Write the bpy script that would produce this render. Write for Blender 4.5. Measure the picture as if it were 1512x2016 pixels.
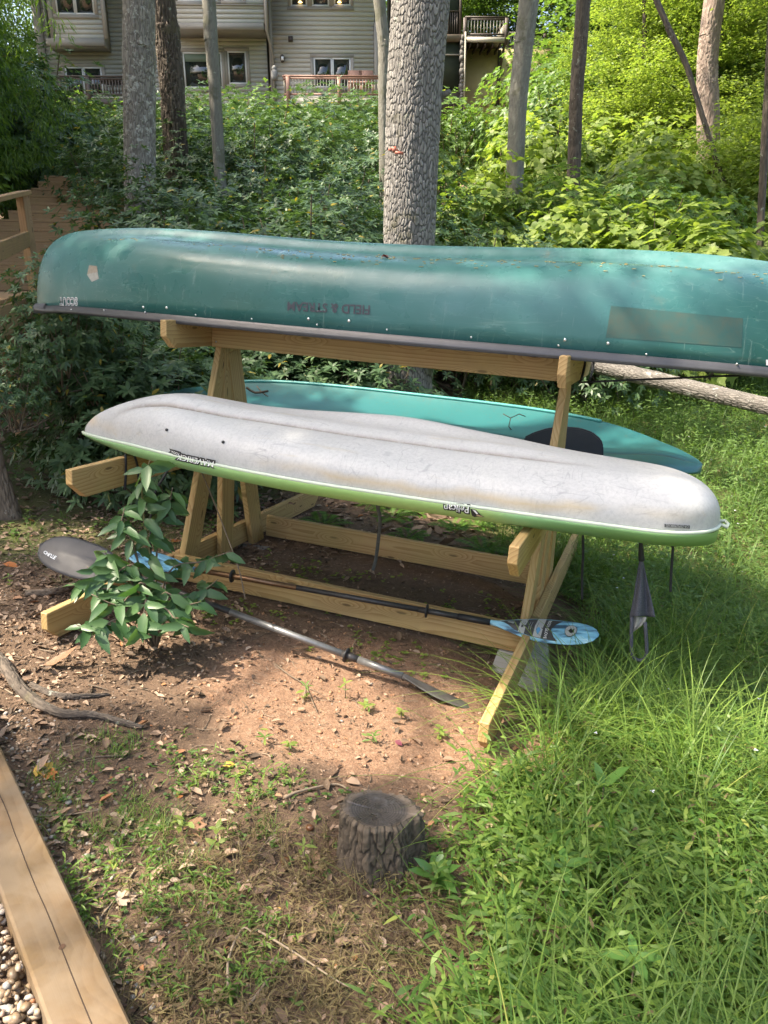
import bpy, bmesh, math, random
import numpy as np
from mathutils import Matrix, Vector
random.seed(7); rs = np.random.RandomState(11)
for o in list(bpy.data.objects): bpy.data.objects.remove(o)
SC = bpy.context.scene; COL = SC.collection
F = 1510.0
def rows(p, roll, yaw):
    fwd = np.array([math.sin(yaw)*math.cos(p), math.cos(yaw)*math.cos(p), -math.sin(p)])
    r0 = np.array([math.cos(yaw), -math.sin(yaw), 0]); d0 = np.cross(fwd, r0)
    return np.array([math.cos(roll)*r0+math.sin(roll)*d0, -math.sin(roll)*r0+math.cos(roll)*d0, fwd])
RR = rows(.2697, -.0723, -.3362); CR = np.array([.4398, -3.2802, 1.4407])      # camera pose against the rack
RW = rows(math.radians(17.5), math.radians(.5), -.3362)                         # camera pose in the world
MM = RW.T @ RR                                                                  # rack frame -> world (the rack leans a little)
CW = MM @ CR
M4 = Matrix([list(MM[i])+[0] for i in range(3)]+[[0,0,0,1]])
# ---------------- camera, sky, sun, exposure
cam = bpy.data.cameras.new('camera'); co = bpy.data.objects.new('camera', cam); COL.objects.link(co); SC.camera = co
cam.sensor_fit = 'VERTICAL'; cam.sensor_height = 24; cam.sensor_width = 18; cam.lens = 24*F/2016; cam.clip_end = 500; cam.clip_start = .05
r, d, f = RW
co.matrix_world = Matrix([[r[i], -d[i], -f[i], CW[i]] for i in range(3)]+[[0,0,0,1]])
SUN_EL, SUN_AZ = math.radians(54), math.radians(-118)    # azimuth from +Y towards +X
sd = np.array([math.sin(SUN_AZ)*math.cos(SUN_EL), math.cos(SUN_AZ)*math.cos(SUN_EL), math.sin(SUN_EL)])
W = bpy.data.worlds.new('World'); SC.world = W; W.use_nodes = True
nt = W.node_tree; sky = nt.nodes.new('ShaderNodeTexSky'); sky.sky_type = 'NISHITA'; sky.sun_disc = False
sky.air_density = 1.0; sky.dust_density = 5.0; sky.ozone_density = .3; sky.sun_elevation = SUN_EL; sky.sun_rotation = SUN_AZ
nt.links.new(sky.outputs[0], nt.nodes['Background'].inputs[0]); nt.nodes['Background'].inputs[1].default_value = .15
sl = bpy.data.lights.new('sun', 'SUN'); sl.energy = 3.7; sl.angle = math.radians(.53); sl.color = (1, .89, .72)
so = bpy.data.objects.new('sun', sl); COL.objects.link(so)
so.rotation_mode = 'QUATERNION'; so.rotation_quaternion = Vector(sd).to_track_quat('Z', 'Y')
SC.view_settings.view_transform = 'Standard'; SC.view_settings.look = 'None'; SC.view_settings.exposure = EXPOSURE = 1.85
SC.view_settings.gamma = 1; SC.view_settings.use_curve_mapping = False
try: SC.cycles.max_bounces = 8; SC.cycles.transmission_bounces = 4; SC.cycles.diffuse_bounces = 4
except Exception: pass
# ---------------- projection helpers (photograph pixel -> place)
def U(px, py, ax, v):                       # rack frame: ray through a pixel meets plane axis=v
    q = RR.T @ np.array([(px-756)/F, (py-1008)/F, 1.]); t = (v-CR[ax])/q[ax]; return CR+t*q
def WR(px, py): return RW.T @ np.array([(px-756)/F, (py-1008)/F, 1.])
def WD(px, py, D):                          # world point on a pixel's ray at horizontal distance D
    q = WR(px, py); return CW+q*(D/math.hypot(q[0], q[1]))
def WZ(px, py, z): q = WR(px, py); return CW+q*((z-CW[2])/q[2])
# ---------------- numpy noise
def hsh(i, j, s=0):
    n = (i.astype(np.int64)*374761393+j.astype(np.int64)*668265263+s*1442695041) & 0x7fffffff
    n = ((n ^ (n >> 13))*1274126177) & 0x7fffffff
    return ((n ^ (n >> 16)) & 0xffff)/65535.
def vn(x, y, s=0):
    i, j = np.floor(x), np.floor(y); a, b = x-i, y-j; a = a*a*(3-2*a); b = b*b*(3-2*b)
    return (hsh(i, j, s)*(1-a)+hsh(i+1, j, s)*a)*(1-b)+(hsh(i, j+1, s)*(1-a)+hsh(i+1, j+1, s)*a)*b
def fbm(x, y, s=0, o=4):
    v = 0; a = .5
    for k in range(o): v = v+a*(vn(x, y, s+k)-.5); x = x*2.03; y = y*2.03; a *= .5
    return v
def sst(a, b, x): t = np.clip((x-a)/(b-a), 0, 1); return t*t*(3-2*t)
def G(x, y):                                # ground height
    x = np.asarray(x, float); y = np.asarray(y, float)
    z = (-.155-.062*np.clip(x, -4, 4)-.0586*np.clip(y, -4, 3))/.996
    z = z-.16*sst(-.45, .25, x)*sst(-.75, .1, y)*(1-sst(1.2, 3, y))-.03*sst(.2, 1.5, x)
    yy = y-.1*x
    z = z+.15*np.clip(yy-2.4, 0, 3)+.19*np.clip(yy-5.4, 0, 60)
    z = z+.05*np.clip(-x-4.0, 0, 30)
    z = z+.05*fbm(x*.7, y*.7, 3)+.5*fbm(x*.12, y*.12, 9)*sst(8, 20, y)
    return z
# ---------------- materials
def mat(name): 
    m = bpy.data.materials.new(name); m.use_nodes = True; n = m.node_tree; return m, n, n.nodes['Principled BSDF']
def N(n, t, **k):
    o = n.nodes.new('ShaderNode'+t)
    for a, b in k.items():
        if a.startswith('i_'): o.inputs[a[2:].replace('_', ' ')].default_value = b
        else: setattr(o, a, b)
    return o
def L(n, a, b): n.links.new(a, b)
def ramp(n, fac, stops):
    r = N(n, 'ValToRGB'); e = r.color_ramp.elements
    while len(e) < len(stops): e.new(.5)
    for k, (p, c) in enumerate(stops): e[k].position = p; e[k].color = (*c, 1) if len(c) == 3 else c
    L(n, fac, r.inputs[0]); return r.outputs[0]
def mix(n, fac, a, b, mode='MIX'):
    m = N(n, 'Mix', data_type='RGBA', blend_type=mode)
    for v, s in ((fac, 0), (a, 6), (b, 7)):
        if isinstance(v, (int, float)): m.inputs[s].default_value = v
        elif isinstance(v, tuple): m.inputs[s].default_value = (*v, 1)
        else: L(n, v, m.inputs[s])
    return m.outputs[2]
def mth(n, op, a, b=None):
    m = N(n, 'Math', operation=op)
    for k, v in enumerate((a, b)):
        if v is None: continue
        if isinstance(v, (int, float)): m.inputs[k].default_value = v
        else: L(n, v, m.inputs[k])
    return m.outputs[0]
def noise(n, vec, scale, det=4, rough=.55, dist=0):
    k = N(n, 'TexNoise'); k.inputs['Scale'].default_value = scale; k.inputs['Detail'].default_value = det
    k.inputs['Roughness'].default_value = rough; k.inputs['Distortion'].default_value = dist
    if vec: L(n, vec, k.inputs['Vector'])
    return k.outputs['Fac']
def objco(n, sc=(1, 1, 1), rnd=False):
    t = N(n, 'TexCoord'); m = N(n, 'Mapping'); m.inputs['Scale'].default_value = sc; v = t.outputs['Object']
    if rnd:
        oi = N(n, 'ObjectInfo'); cx = N(n, 'CombineXYZ'); 
        L(n, mth(n, 'MULTIPLY', oi.outputs['Random'], 37.), cx.inputs[0]); L(n, mth(n, 'MULTIPLY', oi.outputs['Random'], 0.0), cx.inputs[1])
        a = N(n, 'VectorMath', operation='ADD'); L(n, v, a.inputs[0]); L(n, cx.outputs[0], a.inputs[1]); v = a.outputs[0]
    L(n, v, m.inputs[0]); return m.outputs[0]
def bump(n, b, h, st=.3, dist=.01):
    k = N(n, 'Bump'); k.inputs['Strength'].default_value = st; k.inputs['Distance'].default_value = dist
    L(n, h, k.inputs['Height']); L(n, k.outputs[0], b.inputs['Normal'])
def simple(name, c, rough=.5, metal=0, var=.12, sc=6, bmp=0):
    m, n, b = mat(name); v = objco(n); f = noise(n, v, sc)
    L(n, mix(n, f, tuple(x*(1-var) for x in c), tuple(min(1, x*(1+var)) for x in c)), b.inputs[0])
    b.inputs['Roughness'].default_value = rough; b.inputs['Metallic'].default_value = metal
    if bmp: bump(n, b, noise(n, v, sc*8), bmp, .004)
    return m
def wood(name, lt, dk, knot, ring=95, dirt=0, rough=.65, bleach=None):
    m, n, b = mat(name); v = objco(n, rnd=True)
    mp = N(n, 'Mapping'); mp.inputs['Scale'].default_value = (.9, 7, 7); L(n, v, mp.inputs[0])
    wv = N(n, 'TexNoise'); wv.inputs['Scale'].default_value = 1.0; wv.inputs['Detail'].default_value = 3; L(n, mp.outputs[0], wv.inputs['Vector'])
    sx = N(n, 'SeparateXYZ'); L(n, v, sx.inputs[0])
    oi = N(n, 'ObjectInfo')
    cy = mth(n, 'ADD', sx.outputs[1], mth(n, 'ADD', mth(n, 'MULTIPLY', oi.outputs['Random'], .05), .03))
    cz = mth(n, 'ADD', sx.outputs[2], mth(n, 'MULTIPLY', mth(n, 'SUBTRACT', oi.outputs['Random'], .5), .16))
    # knots push the rings outwards
    kc = N(n, 'CombineXYZ'); L(n, mth(n, 'MULTIPLY', sx.outputs[0], 2.3), kc.inputs[0]); L(n, mth(n, 'ADD', mth(n, 'MULTIPLY', sx.outputs[2], 9.), mth(n, 'MULTIPLY', oi.outputs['Random'], 17.)), kc.inputs[1])
    vo = N(n, 'TexVoronoi', voronoi_dimensions='2D'); vo.inputs['Scale'].default_value = 1.; L(n, kc.outputs[0], vo.inputs['Vector'])
    kd = mth(n, 'SUBTRACT', .34, vo.outputs['Distance']); kd = mth(n, 'MAXIMUM', kd, 0.)
    rr = mth(n, 'POWER', mth(n, 'ADD', mth(n, 'POWER', mth(n, 'ABSOLUTE', cy), 2.), mth(n, 'POWER', mth(n, 'ABSOLUTE', cz), 2.)), .5)
    rr = mth(n, 'ADD', rr, mth(n, 'MULTIPLY', wv.outputs['Fac'], .06)); rr = mth(n, 'ADD', rr, mth(n, 'MULTIPLY', kd, .22))
    s = mth(n, 'FRACT', mth(n, 'MULTIPLY', rr, float(ring)))
    fine = N(n, 'Mapping'); fine.inputs['Scale'].default_value = (6, 160, 160); L(n, v, fine.inputs[0])
    fn = noise(n, fine.outputs[0], 1., 3)
    g = ramp(n, s, [(0, lt), (.55, tuple(a*.45+c*.55 for a, c in zip(dk, lt))), (.82, dk), (.93, dk), (1, lt)])
    g = mix(n, mth(n, 'MULTIPLY', fn, .35), g, tuple(x*.75 for x in lt))
    kn = ramp(n, vo.outputs['Distance'], [(0, (1, 1, 1)), (.045, (1, 1, 1)), (.07, (0, 0, 0)), (1, (0, 0, 0))])
    g = mix(n, mth(n, 'MULTIPLY', kn, .9), g, knot)
    big = noise(n, v, 3.2, 3)
    g = mix(n, ramp(n, big, [(.35, (0, 0, 0)), (.7, (.45, .45, .45))]), g, tuple(x*y for x, y in zip(lt, (.8, .92, .72))))
    if dirt: g = mix(n, mth(n, 'MULTIPLY', ramp(n, noise(n, v, 9., 6, .7), [(.5, (0, 0, 0)), (.68, (1, 1, 1))]), dirt), g, (.10, .07, .045))
    if bleach: g = mix(n, ramp(n, noise(n, v, 5., 5, .6), [(.42, (0, 0, 0)), (.6, (.8, .8, .8))]), g, bleach)
    L(n, g, b.inputs[0]); b.inputs['Roughness'].default_value = rough
    bump(n, b, mth(n, 'ADD', fn, mth(n, 'MULTIPLY', s, .6)), .25, .0015)
    return m
WOOD = wood('treated_pine', (.54, .365, .165), (.34, .185, .065), (.10, .05, .02), 62, .10)
STEPW = wood('stained_step_wood', (.40, .235, .12), (.30, .165, .08), (.10, .05, .02), 60, .2)
EDGE = wood('weathered_edging_timber', (.185, .115, .058), (.135, .078, .036), (.07, .045, .03), 55, .5, .85, (.19, .14, .09))
def bark(name, c0, c1, patch, pth, psc=2.2, lich=(.34, .36, .30), lth=.62, fine=60):
    m, n, b = mat(name); v = objco(n); at = N(n, 'Attribute', attribute_name='plate')
    nf = noise(n, v, fine, 5, .7)
    c = mix(n, mth(n, 'MULTIPLY', at.outputs['Fac'], 1.), c0, c1)
    c = mix(n, mth(n, 'MULTIPLY', nf, .6), c, tuple(x*.55 for x in c1))
    pt = ramp(n, noise(n, v, psc, 5, .65), [(pth, (0, 0, 0)), (pth+.06, (1, 1, 1))]); c = mix(n, mth(n, 'MULTIPLY', pt, .75), c, patch)
    lc = ramp(n, noise(n, v, 11., 5, .7), [(lth, (0, 0, 0)), (lth+.05, (1, 1, 1))]); c = mix(n, mth(n, 'MULTIPLY', lc, .7), c, lich)
    L(n, c, b.inputs[0]); b.inputs['Roughness'].default_value = .9; bump(n, b, nf, .6, .006); return m
BOAK = bark('oak_bark', (.055, .05, .045), (.34, .32, .30), (.075, .07, .035), .575, 1.7)
BPALE = bark('pale_flaky_bark', (.13, .11, .095), (.36, .33, .29), (.085, .05, .045), .66, 1.5, (.48, .47, .43), .55, 40)
BDARK = bark('dark_furrowed_bark', (.045, .035, .028), (.17, .135, .105), (.10, .085, .05), .6)
BGREY = bark('grey_smooth_bark', (.16, .15, .13), (.27, .26, .225), (.12, .12, .08), .55, 4)
BPINK = bark('pinkish_bark', (.20, .14, .11), (.42, .33, .27), (.22, .16, .12), .65)
BLOG = bark('grey_log_bark', (.05, .045, .04), (.23, .21, .19), (.12, .11, .10), .6, 4, (.42, .43, .40), .60)
BBRN = bark('brown_grey_bark', (.10, .075, .055), (.26, .20, .145), (.12, .10, .07), .6, 6, (.33, .30, .25), .6)
def leafm(name, a, b_, rough=.4, trans=.35, spec=.5, yel=None):
    m, n, b = mat(name); at = N(n, 'Attribute', attribute_name='tint')
    c = mix(n, at.outputs['Fac'], a, b_)
    if yel: c = mix(n, ramp(n, at.outputs['Fac'], [(.98, (0, 0, 0)), (.985, (1, 1, 1))]), c, yel)
    L(n, c, b.inputs[0]); b.inputs['Roughness'].default_value = rough
    b.inputs['Specular IOR Level'].default_value = spec
    t = N(n, 'BsdfTranslucent'); L(n, mix(n, 1., c, (1.35, 1.4, .6), 'MULTIPLY'), t.inputs[0])
    s = N(n, 'MixShader'); s.inputs[0].default_value = trans
    L(n, b.outputs[0], s.inputs[1]); L(n, t.outputs[0], s.inputs[2]); L(n, s.outputs[0], n.nodes['Material Output'].inputs[0]); return m
LRHO = leafm('laurel_leaf', (.046, .095, .04), (.10, .168, .07), .45, .28, .42, (.30, .24, .04))
LBRT = leafm('bright_broad_leaf', (.14, .215, .045), (.28, .35, .09), .5, .5, .4)
LMID = leafm('mid_green_leaf', (.08, .15, .04), (.15, .24, .06), .45, .45, .45, (.28, .26, .05))
LDRK = leafm('dark_drooping_leaf', (.09, .17, .035), (.17, .26, .06), .5, .45, .35)
LSAP = leafm('sapling_leaf', (.045, .11, .04), (.095, .18, .065), .42, .35, .5)
GRS = leafm('grass_blade', (.075, .165, .03), (.21, .305, .062), .45, .45, .4, (.36, .38, .10))
GRSF = leafm('field_grass', (.10, .18, .045), (.18, .28, .08), .5, .45, .4)
DRYG = leafm('dry_grass', (.125, .09, .052), (.22, .18, .085), .7, .25, .2)
FERN = leafm('fern_frond', (.06, .14, .03), (.16, .28, .05), .5, .45, .35)
LITT, n, b = mat('dead_leaf'); at = N(n, 'Attribute', attribute_name='tint')
L(n, ramp(n, at.outputs['Fac'], [(0, (.06, .04, .025)), (.3, (.14, .09, .055)), (.6, (.24, .155, .10)), (.85, (.36, .25, .17)), (.97, (.36, .27, .20)), (1, (.32, .12, .03))]), b.inputs[0]); b.inputs['Roughness'].default_value = .75
TWIG, n, b = mat('twig'); at = N(n, 'Attribute', attribute_name='tint')
L(n, mix(n, at.outputs['Fac'], (.07, .05, .035), (.30, .23, .16)), b.inputs[0]); b.inputs['Roughness'].default_value = .85
PEB, n, b = mat('pebble'); at = N(n, 'Attribute', attribute_name='tint')
L(n, ramp(n, at.outputs['Fac'], [(0, (.13, .09, .055)), (.25, (.22, .15, .09)), (.5, (.32, .245, .17)), (.75, (.38, .33, .28)), (.93, (.24, .235, .23)), (1, (.40, .17, .07))]), b.inputs[0]); b.inputs['Roughness'].default_value = .5
# ground
GRD, n, b = mat('forest_soil'); v = objco(n)
cl = N(n, 'Attribute', attribute_name='clay').outputs['Fac']; ms = N(n, 'Attribute', attribute_name='moss').outputs['Fac']
n1 = noise(n, v, 3., 6, .65); n2 = noise(n, v, 38., 6, .75); n3 = noise(n, v, 140., 4, .7)
dk = ramp(n, n2, [(.3, (.085, .055, .035)), (.55, (.18, .115, .07)), (.72, (.28, .19, .125))])
cy = ramp(n, n2, [(.3, (.19, .10, .055)), (.5, (.32, .185, .11)), (.72, (.42, .28, .185))])
c = mix(n, ramp(n, mth(n, 'ADD', cl, mth(n, 'MULTIPLY', mth(n, 'SUBTRACT', n1, .5), .9)), [(.35, (0, 0, 0)), (.65, (1, 1, 1))]), dk, cy)
c = mix(n, ramp(n, n3, [(.4, (.55, .55, .55)), (.6, (0, 0, 0))]), c, (.10, .06, .04))
c = mix(n, ramp(n, mth(n, 'ADD', ms, mth(n, 'MULTIPLY', mth(n, 'SUBTRACT', noise(n, v, 6., 5, .7), .5), 1.3)), [(.42, (0, 0, 0)), (.62, (.8, .8, .8))]), c, (.10, .115, .03))
L(n, c, b.inputs[0]); b.inputs['Roughness'].default_value = .95; bump(n, b, mth(n, 'ADD', n2, n3), .8, .012)
CONC = simple('concrete', (.42, .40, .36), .9, 0, .2, 18, .5)
CIND = simple('dark_grey_block', (.20, .20, .19), .9, 0, .2, 14, .5)
BLK = simple('black_rubber', (.018, .018, .02), .5); CORD = simple('black_cord', (.02, .02, .022), .8)
TRIMG = simple('black_vinyl_gunwale', (.06, .06, .065), .32, 0, .3, 12)
CAPG = simple('dark_grey_end_cap', (.085, .088, .10), .55, 0, .2, 30)
RIV = simple('steel_rivet', (.75, .74, .72), .3, 1.)
PLW = simple('white_print', (.78, .78, .78), .5); PLK = simple('black_print', (.02, .02, .022), .5); PLG = simple('silver_print', (.42, .43, .44), .4)
PRG = simple('worn_grey_print', (.055, .055, .07), .6, 0, .5, 90)
# ---------------- mesh + object helpers
def mesh(name, V, Fs, m=None, smooth=False, attr=None, mi=None, mats=None):
    V = np.asarray(V, np.float32).reshape(-1, 3); Fs = [np.asarray(f, np.int32) for f in Fs if len(f)]
    me = bpy.data.meshes.new(name); nl = sum(f.size for f in Fs); nf = sum(len(f) for f in Fs)
    me.vertices.add(len(V)); me.vertices.foreach_set('co', V.ravel()); me.loops.add(nl); me.polygons.add(nf)
    me.loops.foreach_set('vertex_index', np.concatenate([f.ravel() for f in Fs]))
    tot = np.concatenate([np.full(len(f), f.shape[1], np.int32) for f in Fs]); st = np.concatenate([[0], np.cumsum(tot)[:-1]]).astype(np.int32)
    me.polygons.foreach_set('loop_start', st); me.polygons.foreach_set('loop_total', tot)
    if smooth: me.polygons.foreach_set('use_smooth', np.ones(nf, bool))
    for k, a in (attr or {}).items():
        at = me.attributes.new(k, 'FLOAT', 'POINT'); at.data.foreach_set('value', np.asarray(a, np.float32))
    me.update(calc_edges=True)
    for q in (mats or ([m] if m else [])): me.materials.append(q)
    if mi is not None: me.polygons.foreach_set('material_index', np.asarray(mi, np.int32))
    return me
def link(name, me, parent=None, mat4=None, **kw):
    o = bpy.data.objects.new(name, me); COL.objects.link(o)
    if parent: o.parent = parent
    if mat4 is not None: o.matrix_basis = mat4
    for k, v in kw.items(): o[k] = v
    return o
BASE = {}
def thing(name, label, cat, base=(0, 0, 0), frame=None, group=None, rz=0, me=None):
    b = Vector([float(q) for q in base]); o = bpy.data.objects.new(name, me); COL.objects.link(o)
    T = Matrix.Translation(b)
    o.matrix_world = (frame @ T if frame is not None else T) @ Matrix.Rotation(rz, 4, 'Z')
    o['label'] = label; o['category'] = cat
    if group: o['group'] = group
    BASE[o.name] = b; return o
def tag(o, label, cat, group=None):
    o['label'] = label; o['category'] = cat
    if group: o['group'] = group
    return o
def part(t, name, V, Fs, m, smooth=False, kind=None, label=None, parent=None, attr=None, **k):   # V in the thing's frame coordinates
    b = np.array(BASE[t.name]); me = mesh(name, np.asarray(V, float).reshape(-1, 3)-b, Fs, m, smooth, attr, **k)
    o = link(name, me, parent or t)
    if kind: o['kind'] = kind
    if label: o['label'] = label
    return o
def copytree(src, name=None):
    c = src.copy(); COL.objects.link(c)
    for ch in src.children:
        d = copytree(ch); d.parent = c; d.matrix_basis = ch.matrix_basis.copy()
    return c
def bmesh_obj(name, bm, m, parent, mat4=None, smooth=False):
    me = bpy.data.meshes.new(name); bm.to_mesh(me); bm.free(); me.materials.append(m)
    if smooth: me.polygons.foreach_set('use_smooth', [True]*len(me.polygons))
    return link(name, me, parent, mat4)
def board(t, name, A, B, w, th, wdir, m, ch0=0, ch1=0, bev=.003, parent=None, prof=None):
    """board from A to B (centre line); w along wdir, th across. ch0/ch1: chamfer of the lower corner at each end"""
    b = BASE[t.name]; A = Vector([float(q) for q in A]); B = Vector([float(q) for q in B]); X = B-A; Ln = X.length; X.normalize()
    Z = Vector([float(q) for q in wdir]); Z = (Z-X*Z.dot(X)).normalized(); Y = Z.cross(X)
    lo, hi = -w/2, w/2; pts = []
    pts += [(ch0*1.0, lo), (Ln-ch1, lo)]
    if ch1: pts += [(Ln, lo+ch1*.85)]
    pts += [(Ln, hi), (0, hi)]
    if ch0: pts += [(0, lo+ch0*.85)]
    bm = bmesh.new(); va = [bm.verts.new((x, -th/2, z)) for x, z in pts]; vb = [bm.verts.new((x, th/2, z)) for x, z in pts]
    bm.faces.new(va); bm.faces.new(vb[::-1]); k = len(pts)
    for i in range(k): bm.faces.new((va[i], vb[i], vb[(i+1) % k], va[(i+1) % k]))
    bmesh.ops.recalc_face_normals(bm, faces=bm.faces)
    if bev: bmesh.ops.bevel(bm, geom=bm.edges[:], offset=bev, segments=1, affect='EDGES')
    R = Matrix(((X.x, Y.x, Z.x, 0), (X.y, Y.y, Z.y, 0), (X.z, Y.z, Z.z, 0), (0, 0, 0, 1)))
    off = A-b if parent is None or parent is t else A-b
    return bmesh_obj(name, bm, m, parent or t, Matrix.Translation(off) @ R)
def boxV(x0, x1, y0, y1, z0, z1):
    V = [(x, y, z) for x in (x0, x1) for y in (y0, y1) for z in (z0, z1)]
    return V, [(0, 1, 3, 2), (4, 6, 7, 5), (0, 4, 5, 1), (2, 3, 7, 6), (0, 2, 6, 4), (1, 5, 7, 3)]
class MB:
    def __init__(s): s.V = []; s.Q = []; s.T = []; s.n = 0; s.A = []
    def add(s, V, Q=(), T=(), a=None):
        V = np.asarray(V, float).reshape(-1, 3); 
        if len(Q): s.Q.append(np.asarray(Q, int)+s.n)
        if len(T): s.T.append(np.asarray(T, int)+s.n)
        s.V.append(V); s.n += len(V)
        s.A.append(np.full(len(V), .5) if a is None else (np.full(len(V), float(a)) if np.isscalar(a) else np.asarray(a, float)))
    def box(s, *a): V, Q = boxV(*a); s.add(V, Q)
    def bar(s, A, B, w, h, up=(0, 0, 1)):
        A = np.array(A, float); B = np.array(B, float); X = B-A; X /= np.linalg.norm(X); Z = np.array(up, float); Z -= X*Z.dot(X); Z /= np.linalg.norm(Z); Y = np.cross(Z, X)
        V = [P+Y*a*w/2+Z*c*h/2 for P in (A, B) for a in (-1, 1) for c in (-1, 1)]; s.add(V, [(0, 1, 3, 2), (4, 6, 7, 5), (0, 4, 5, 1), (2, 3, 7, 6), (0, 2, 6, 4), (1, 5, 7, 3)])
    def tube(s, pts, rad, k=8, cap=True, a=None):
        P = np.array(pts, float); n = len(P); R = np.broadcast_to(np.asarray(rad, float), (n,))
        T = np.gradient(P, axis=0); T /= np.linalg.norm(T, axis=1)[:, None]+1e-12
        u = np.array([0, 0, 1.]) if abs(T[0][2]) < .9 else np.array([1., 0, 0]); V = []
        for i in range(n):
            u = u-T[i]*u.dot(T[i]); u /= np.linalg.norm(u)+1e-12; w = np.cross(T[i], u)
            an = np.arange(k)*2*math.pi/k; V.append(P[i]+R[i]*(np.cos(an)[:, None]*u+np.sin(an)[:, None]*w))
        Q = [(i*k+j, i*k+(j+1) % k, (i+1)*k+(j+1) % k, (i+1)*k+j) for i in range(n-1) for j in range(k)]
        V = np.concatenate(V); Tt = []
        if cap:
            V = np.concatenate([V, [P[0]], [P[-1]]]); c0, c1 = n*k, n*k+1
            Tt = [(c0, (j+1) % k, j) for j in range(k)]+[(c1, (n-1)*k+j, (n-1)*k+(j+1) % k) for j in range(k)]
        s.add(V, Q, Tt, a)
    def mesh(s, name, m, smooth=False):
        return mesh(name, np.concatenate(s.V), [np.concatenate(s.Q) if s.Q else [], np.concatenate(s.T) if s.T else []], m, smooth, {'tint': np.concatenate(s.A)})
    def build(s, t, name, m, smooth=False, kind=None, label=None, parent=None):
        return part(t, name, np.concatenate(s.V), [np.concatenate(s.Q) if s.Q else [], np.concatenate(s.T) if s.T else []], m, smooth, kind, label, parent, {'tint': np.concatenate(s.A)})
def curve(pts, n):                         # Catmull-Rom through points
    P = np.array(pts, float); P = np.vstack([2*P[0]-P[1], P, 2*P[-1]-P[-2]]); out = []
    m = len(P)-3
    for t in np.linspace(0, m-1e-9, n):
        i = int(t); u = t-i; a, b, c, d = P[i:i+4]
        out.append(.5*((2*b)+(c-a)*u+(2*a-5*b+4*c-d)*u*u+(3*b-a-3*c+d)*u**3))
    return np.array(out)
# ---------------- leaves
OV8 = (np.array([[0, 0, 0], [.3, .46, .05], [.3, 0, -.03], [.3, -.46, .05], [.7, .38, .04], [.7, 0, -.03], [.7, -.38, .04], [1, 0, 0]]),
       [(0, 2, 1), (0, 3, 2), (4, 5, 7), (5, 6, 7)], [(1, 2, 5, 4), (2, 3, 6, 5)])
OV4 = (np.array([[0, 0, 0], [.45, .5, .08], [1, 0, 0], [.45, -.5, .08]]), [(0, 2, 1), (0, 3, 2)], [])
OV6 = (np.array([[0, 0, 0], [.35, .5, .07], [.35, -.5, .07], [.75, .33, .04], [.75, -.33, .04], [1, 0, 0]]), [(3, 4, 5), (0, 2, 1)], [(1, 2, 4, 3)])
_a = [(0, 0), (.05, .28), (.28, .5), (.33, .3), (.62, .48), (.66, .2), (1, .0), (.66, -.2), (.62, -.48), (.33, -.3), (.28, -.5), (.05, -.28)]
LOB = (np.array([[.35, 0, -.04]]+[[a, b, .03] for a, b in _a]), [(0, 1+(i+1) % 12, 1+i) for i in range(12)], [])
def nrm(v): return v/(np.linalg.norm(v, axis=-1, keepdims=True)+1e-9)
def leafset(P, D, Nn, Ln, Wd, tmpl=OV6, droop=.15, tint=None):
    T, tr, qd = tmpl; P = np.asarray(P, float); n = len(P); D = nrm(D); Nn = nrm(Nn-D*(Nn*D).sum(1, keepdims=True)); S = np.cross(Nn, D)
    Ln = np.broadcast_to(Ln, (n,))[:, None, None]; Wd = np.broadcast_to(Wd, (n,))[:, None, None]
    V = P[:, None]+D[:, None]*T[None, :, :1]*Ln+S[:, None]*T[None, :, 1:2]*Wd+Nn[:, None]*T[None, :, 2:]*Wd
    V[:, :, 2] -= (np.broadcast_to(droop, (n,))[:, None]*Ln[:, :, 0]*T[None, :, 0]**2)
    k = len(T); off = (np.arange(n)*k)[:, None, None]
    t = (np.array(tr)[None]+off).reshape(-1, 3); q = (np.array(qd)[None]+off).reshape(-1, 4) if len(qd) else np.zeros((0, 4), int)
    ti = np.repeat(rs.rand(n) if tint is None else tint, k)
    return V.reshape(-1, 3), q, t, ti
def join(sets):
    V = []; Q = []; T = []; A = []; n = 0
    for v, q, t, a in sets:
        V.append(v); Q.append(q+n); T.append(t+n); A.append(a); n += len(v)
    return np.concatenate(V), np.concatenate(Q), np.concatenate(T), np.concatenate(A)
def leafmesh(name, sets, m, smooth=False):
    V, Q, T, A = join(sets); return mesh(name, V, [Q, T], m, smooth, {'tint': A})
def unit(n): return nrm(rs.randn(n, 3))
def whorls(P, A, k, Ln, Wd, tmpl, phi=(55, 85), droop=.2):
    n = len(P); A = nrm(A); up = unit(n); B = nrm(np.cross(A, up)); Cc = np.cross(A, B); out = []
    for j in range(k):
        th = 2*math.pi*j/k+rs.rand(n)*.5; ph = np.radians(phi[0]+rs.rand(n)*(phi[1]-phi[0]))
        rad = np.cos(th)[:, None]*B+np.sin(th)[:, None]*Cc
        D = A*np.cos(ph)[:, None]+rad*np.sin(ph)[:, None]; Nn = A*np.sin(ph)[:, None]-rad*np.cos(ph)[:, None]
        l = Ln*(.75+.5*rs.rand(n)); out.append(leafset(P, D, Nn, l, l*Wd/Ln, tmpl, droop))
    return out
def lumpy(n, seed, rx=1, rz=1, zmin=-.3, thick=.45):
    d = unit(n*3); d = d[d[:, 2] > zmin][:n]; a = np.arctan2(d[:, 1], d[:, 0])
    r = 1+.55*fbm(a*1.6+5, d[:, 2]*2.4+seed, seed, 3)*2
    r = r*(1-thick*rs.rand(len(d))**1.6); return d*r[:, None]*np.array([rx, rx, rz]), d
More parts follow.
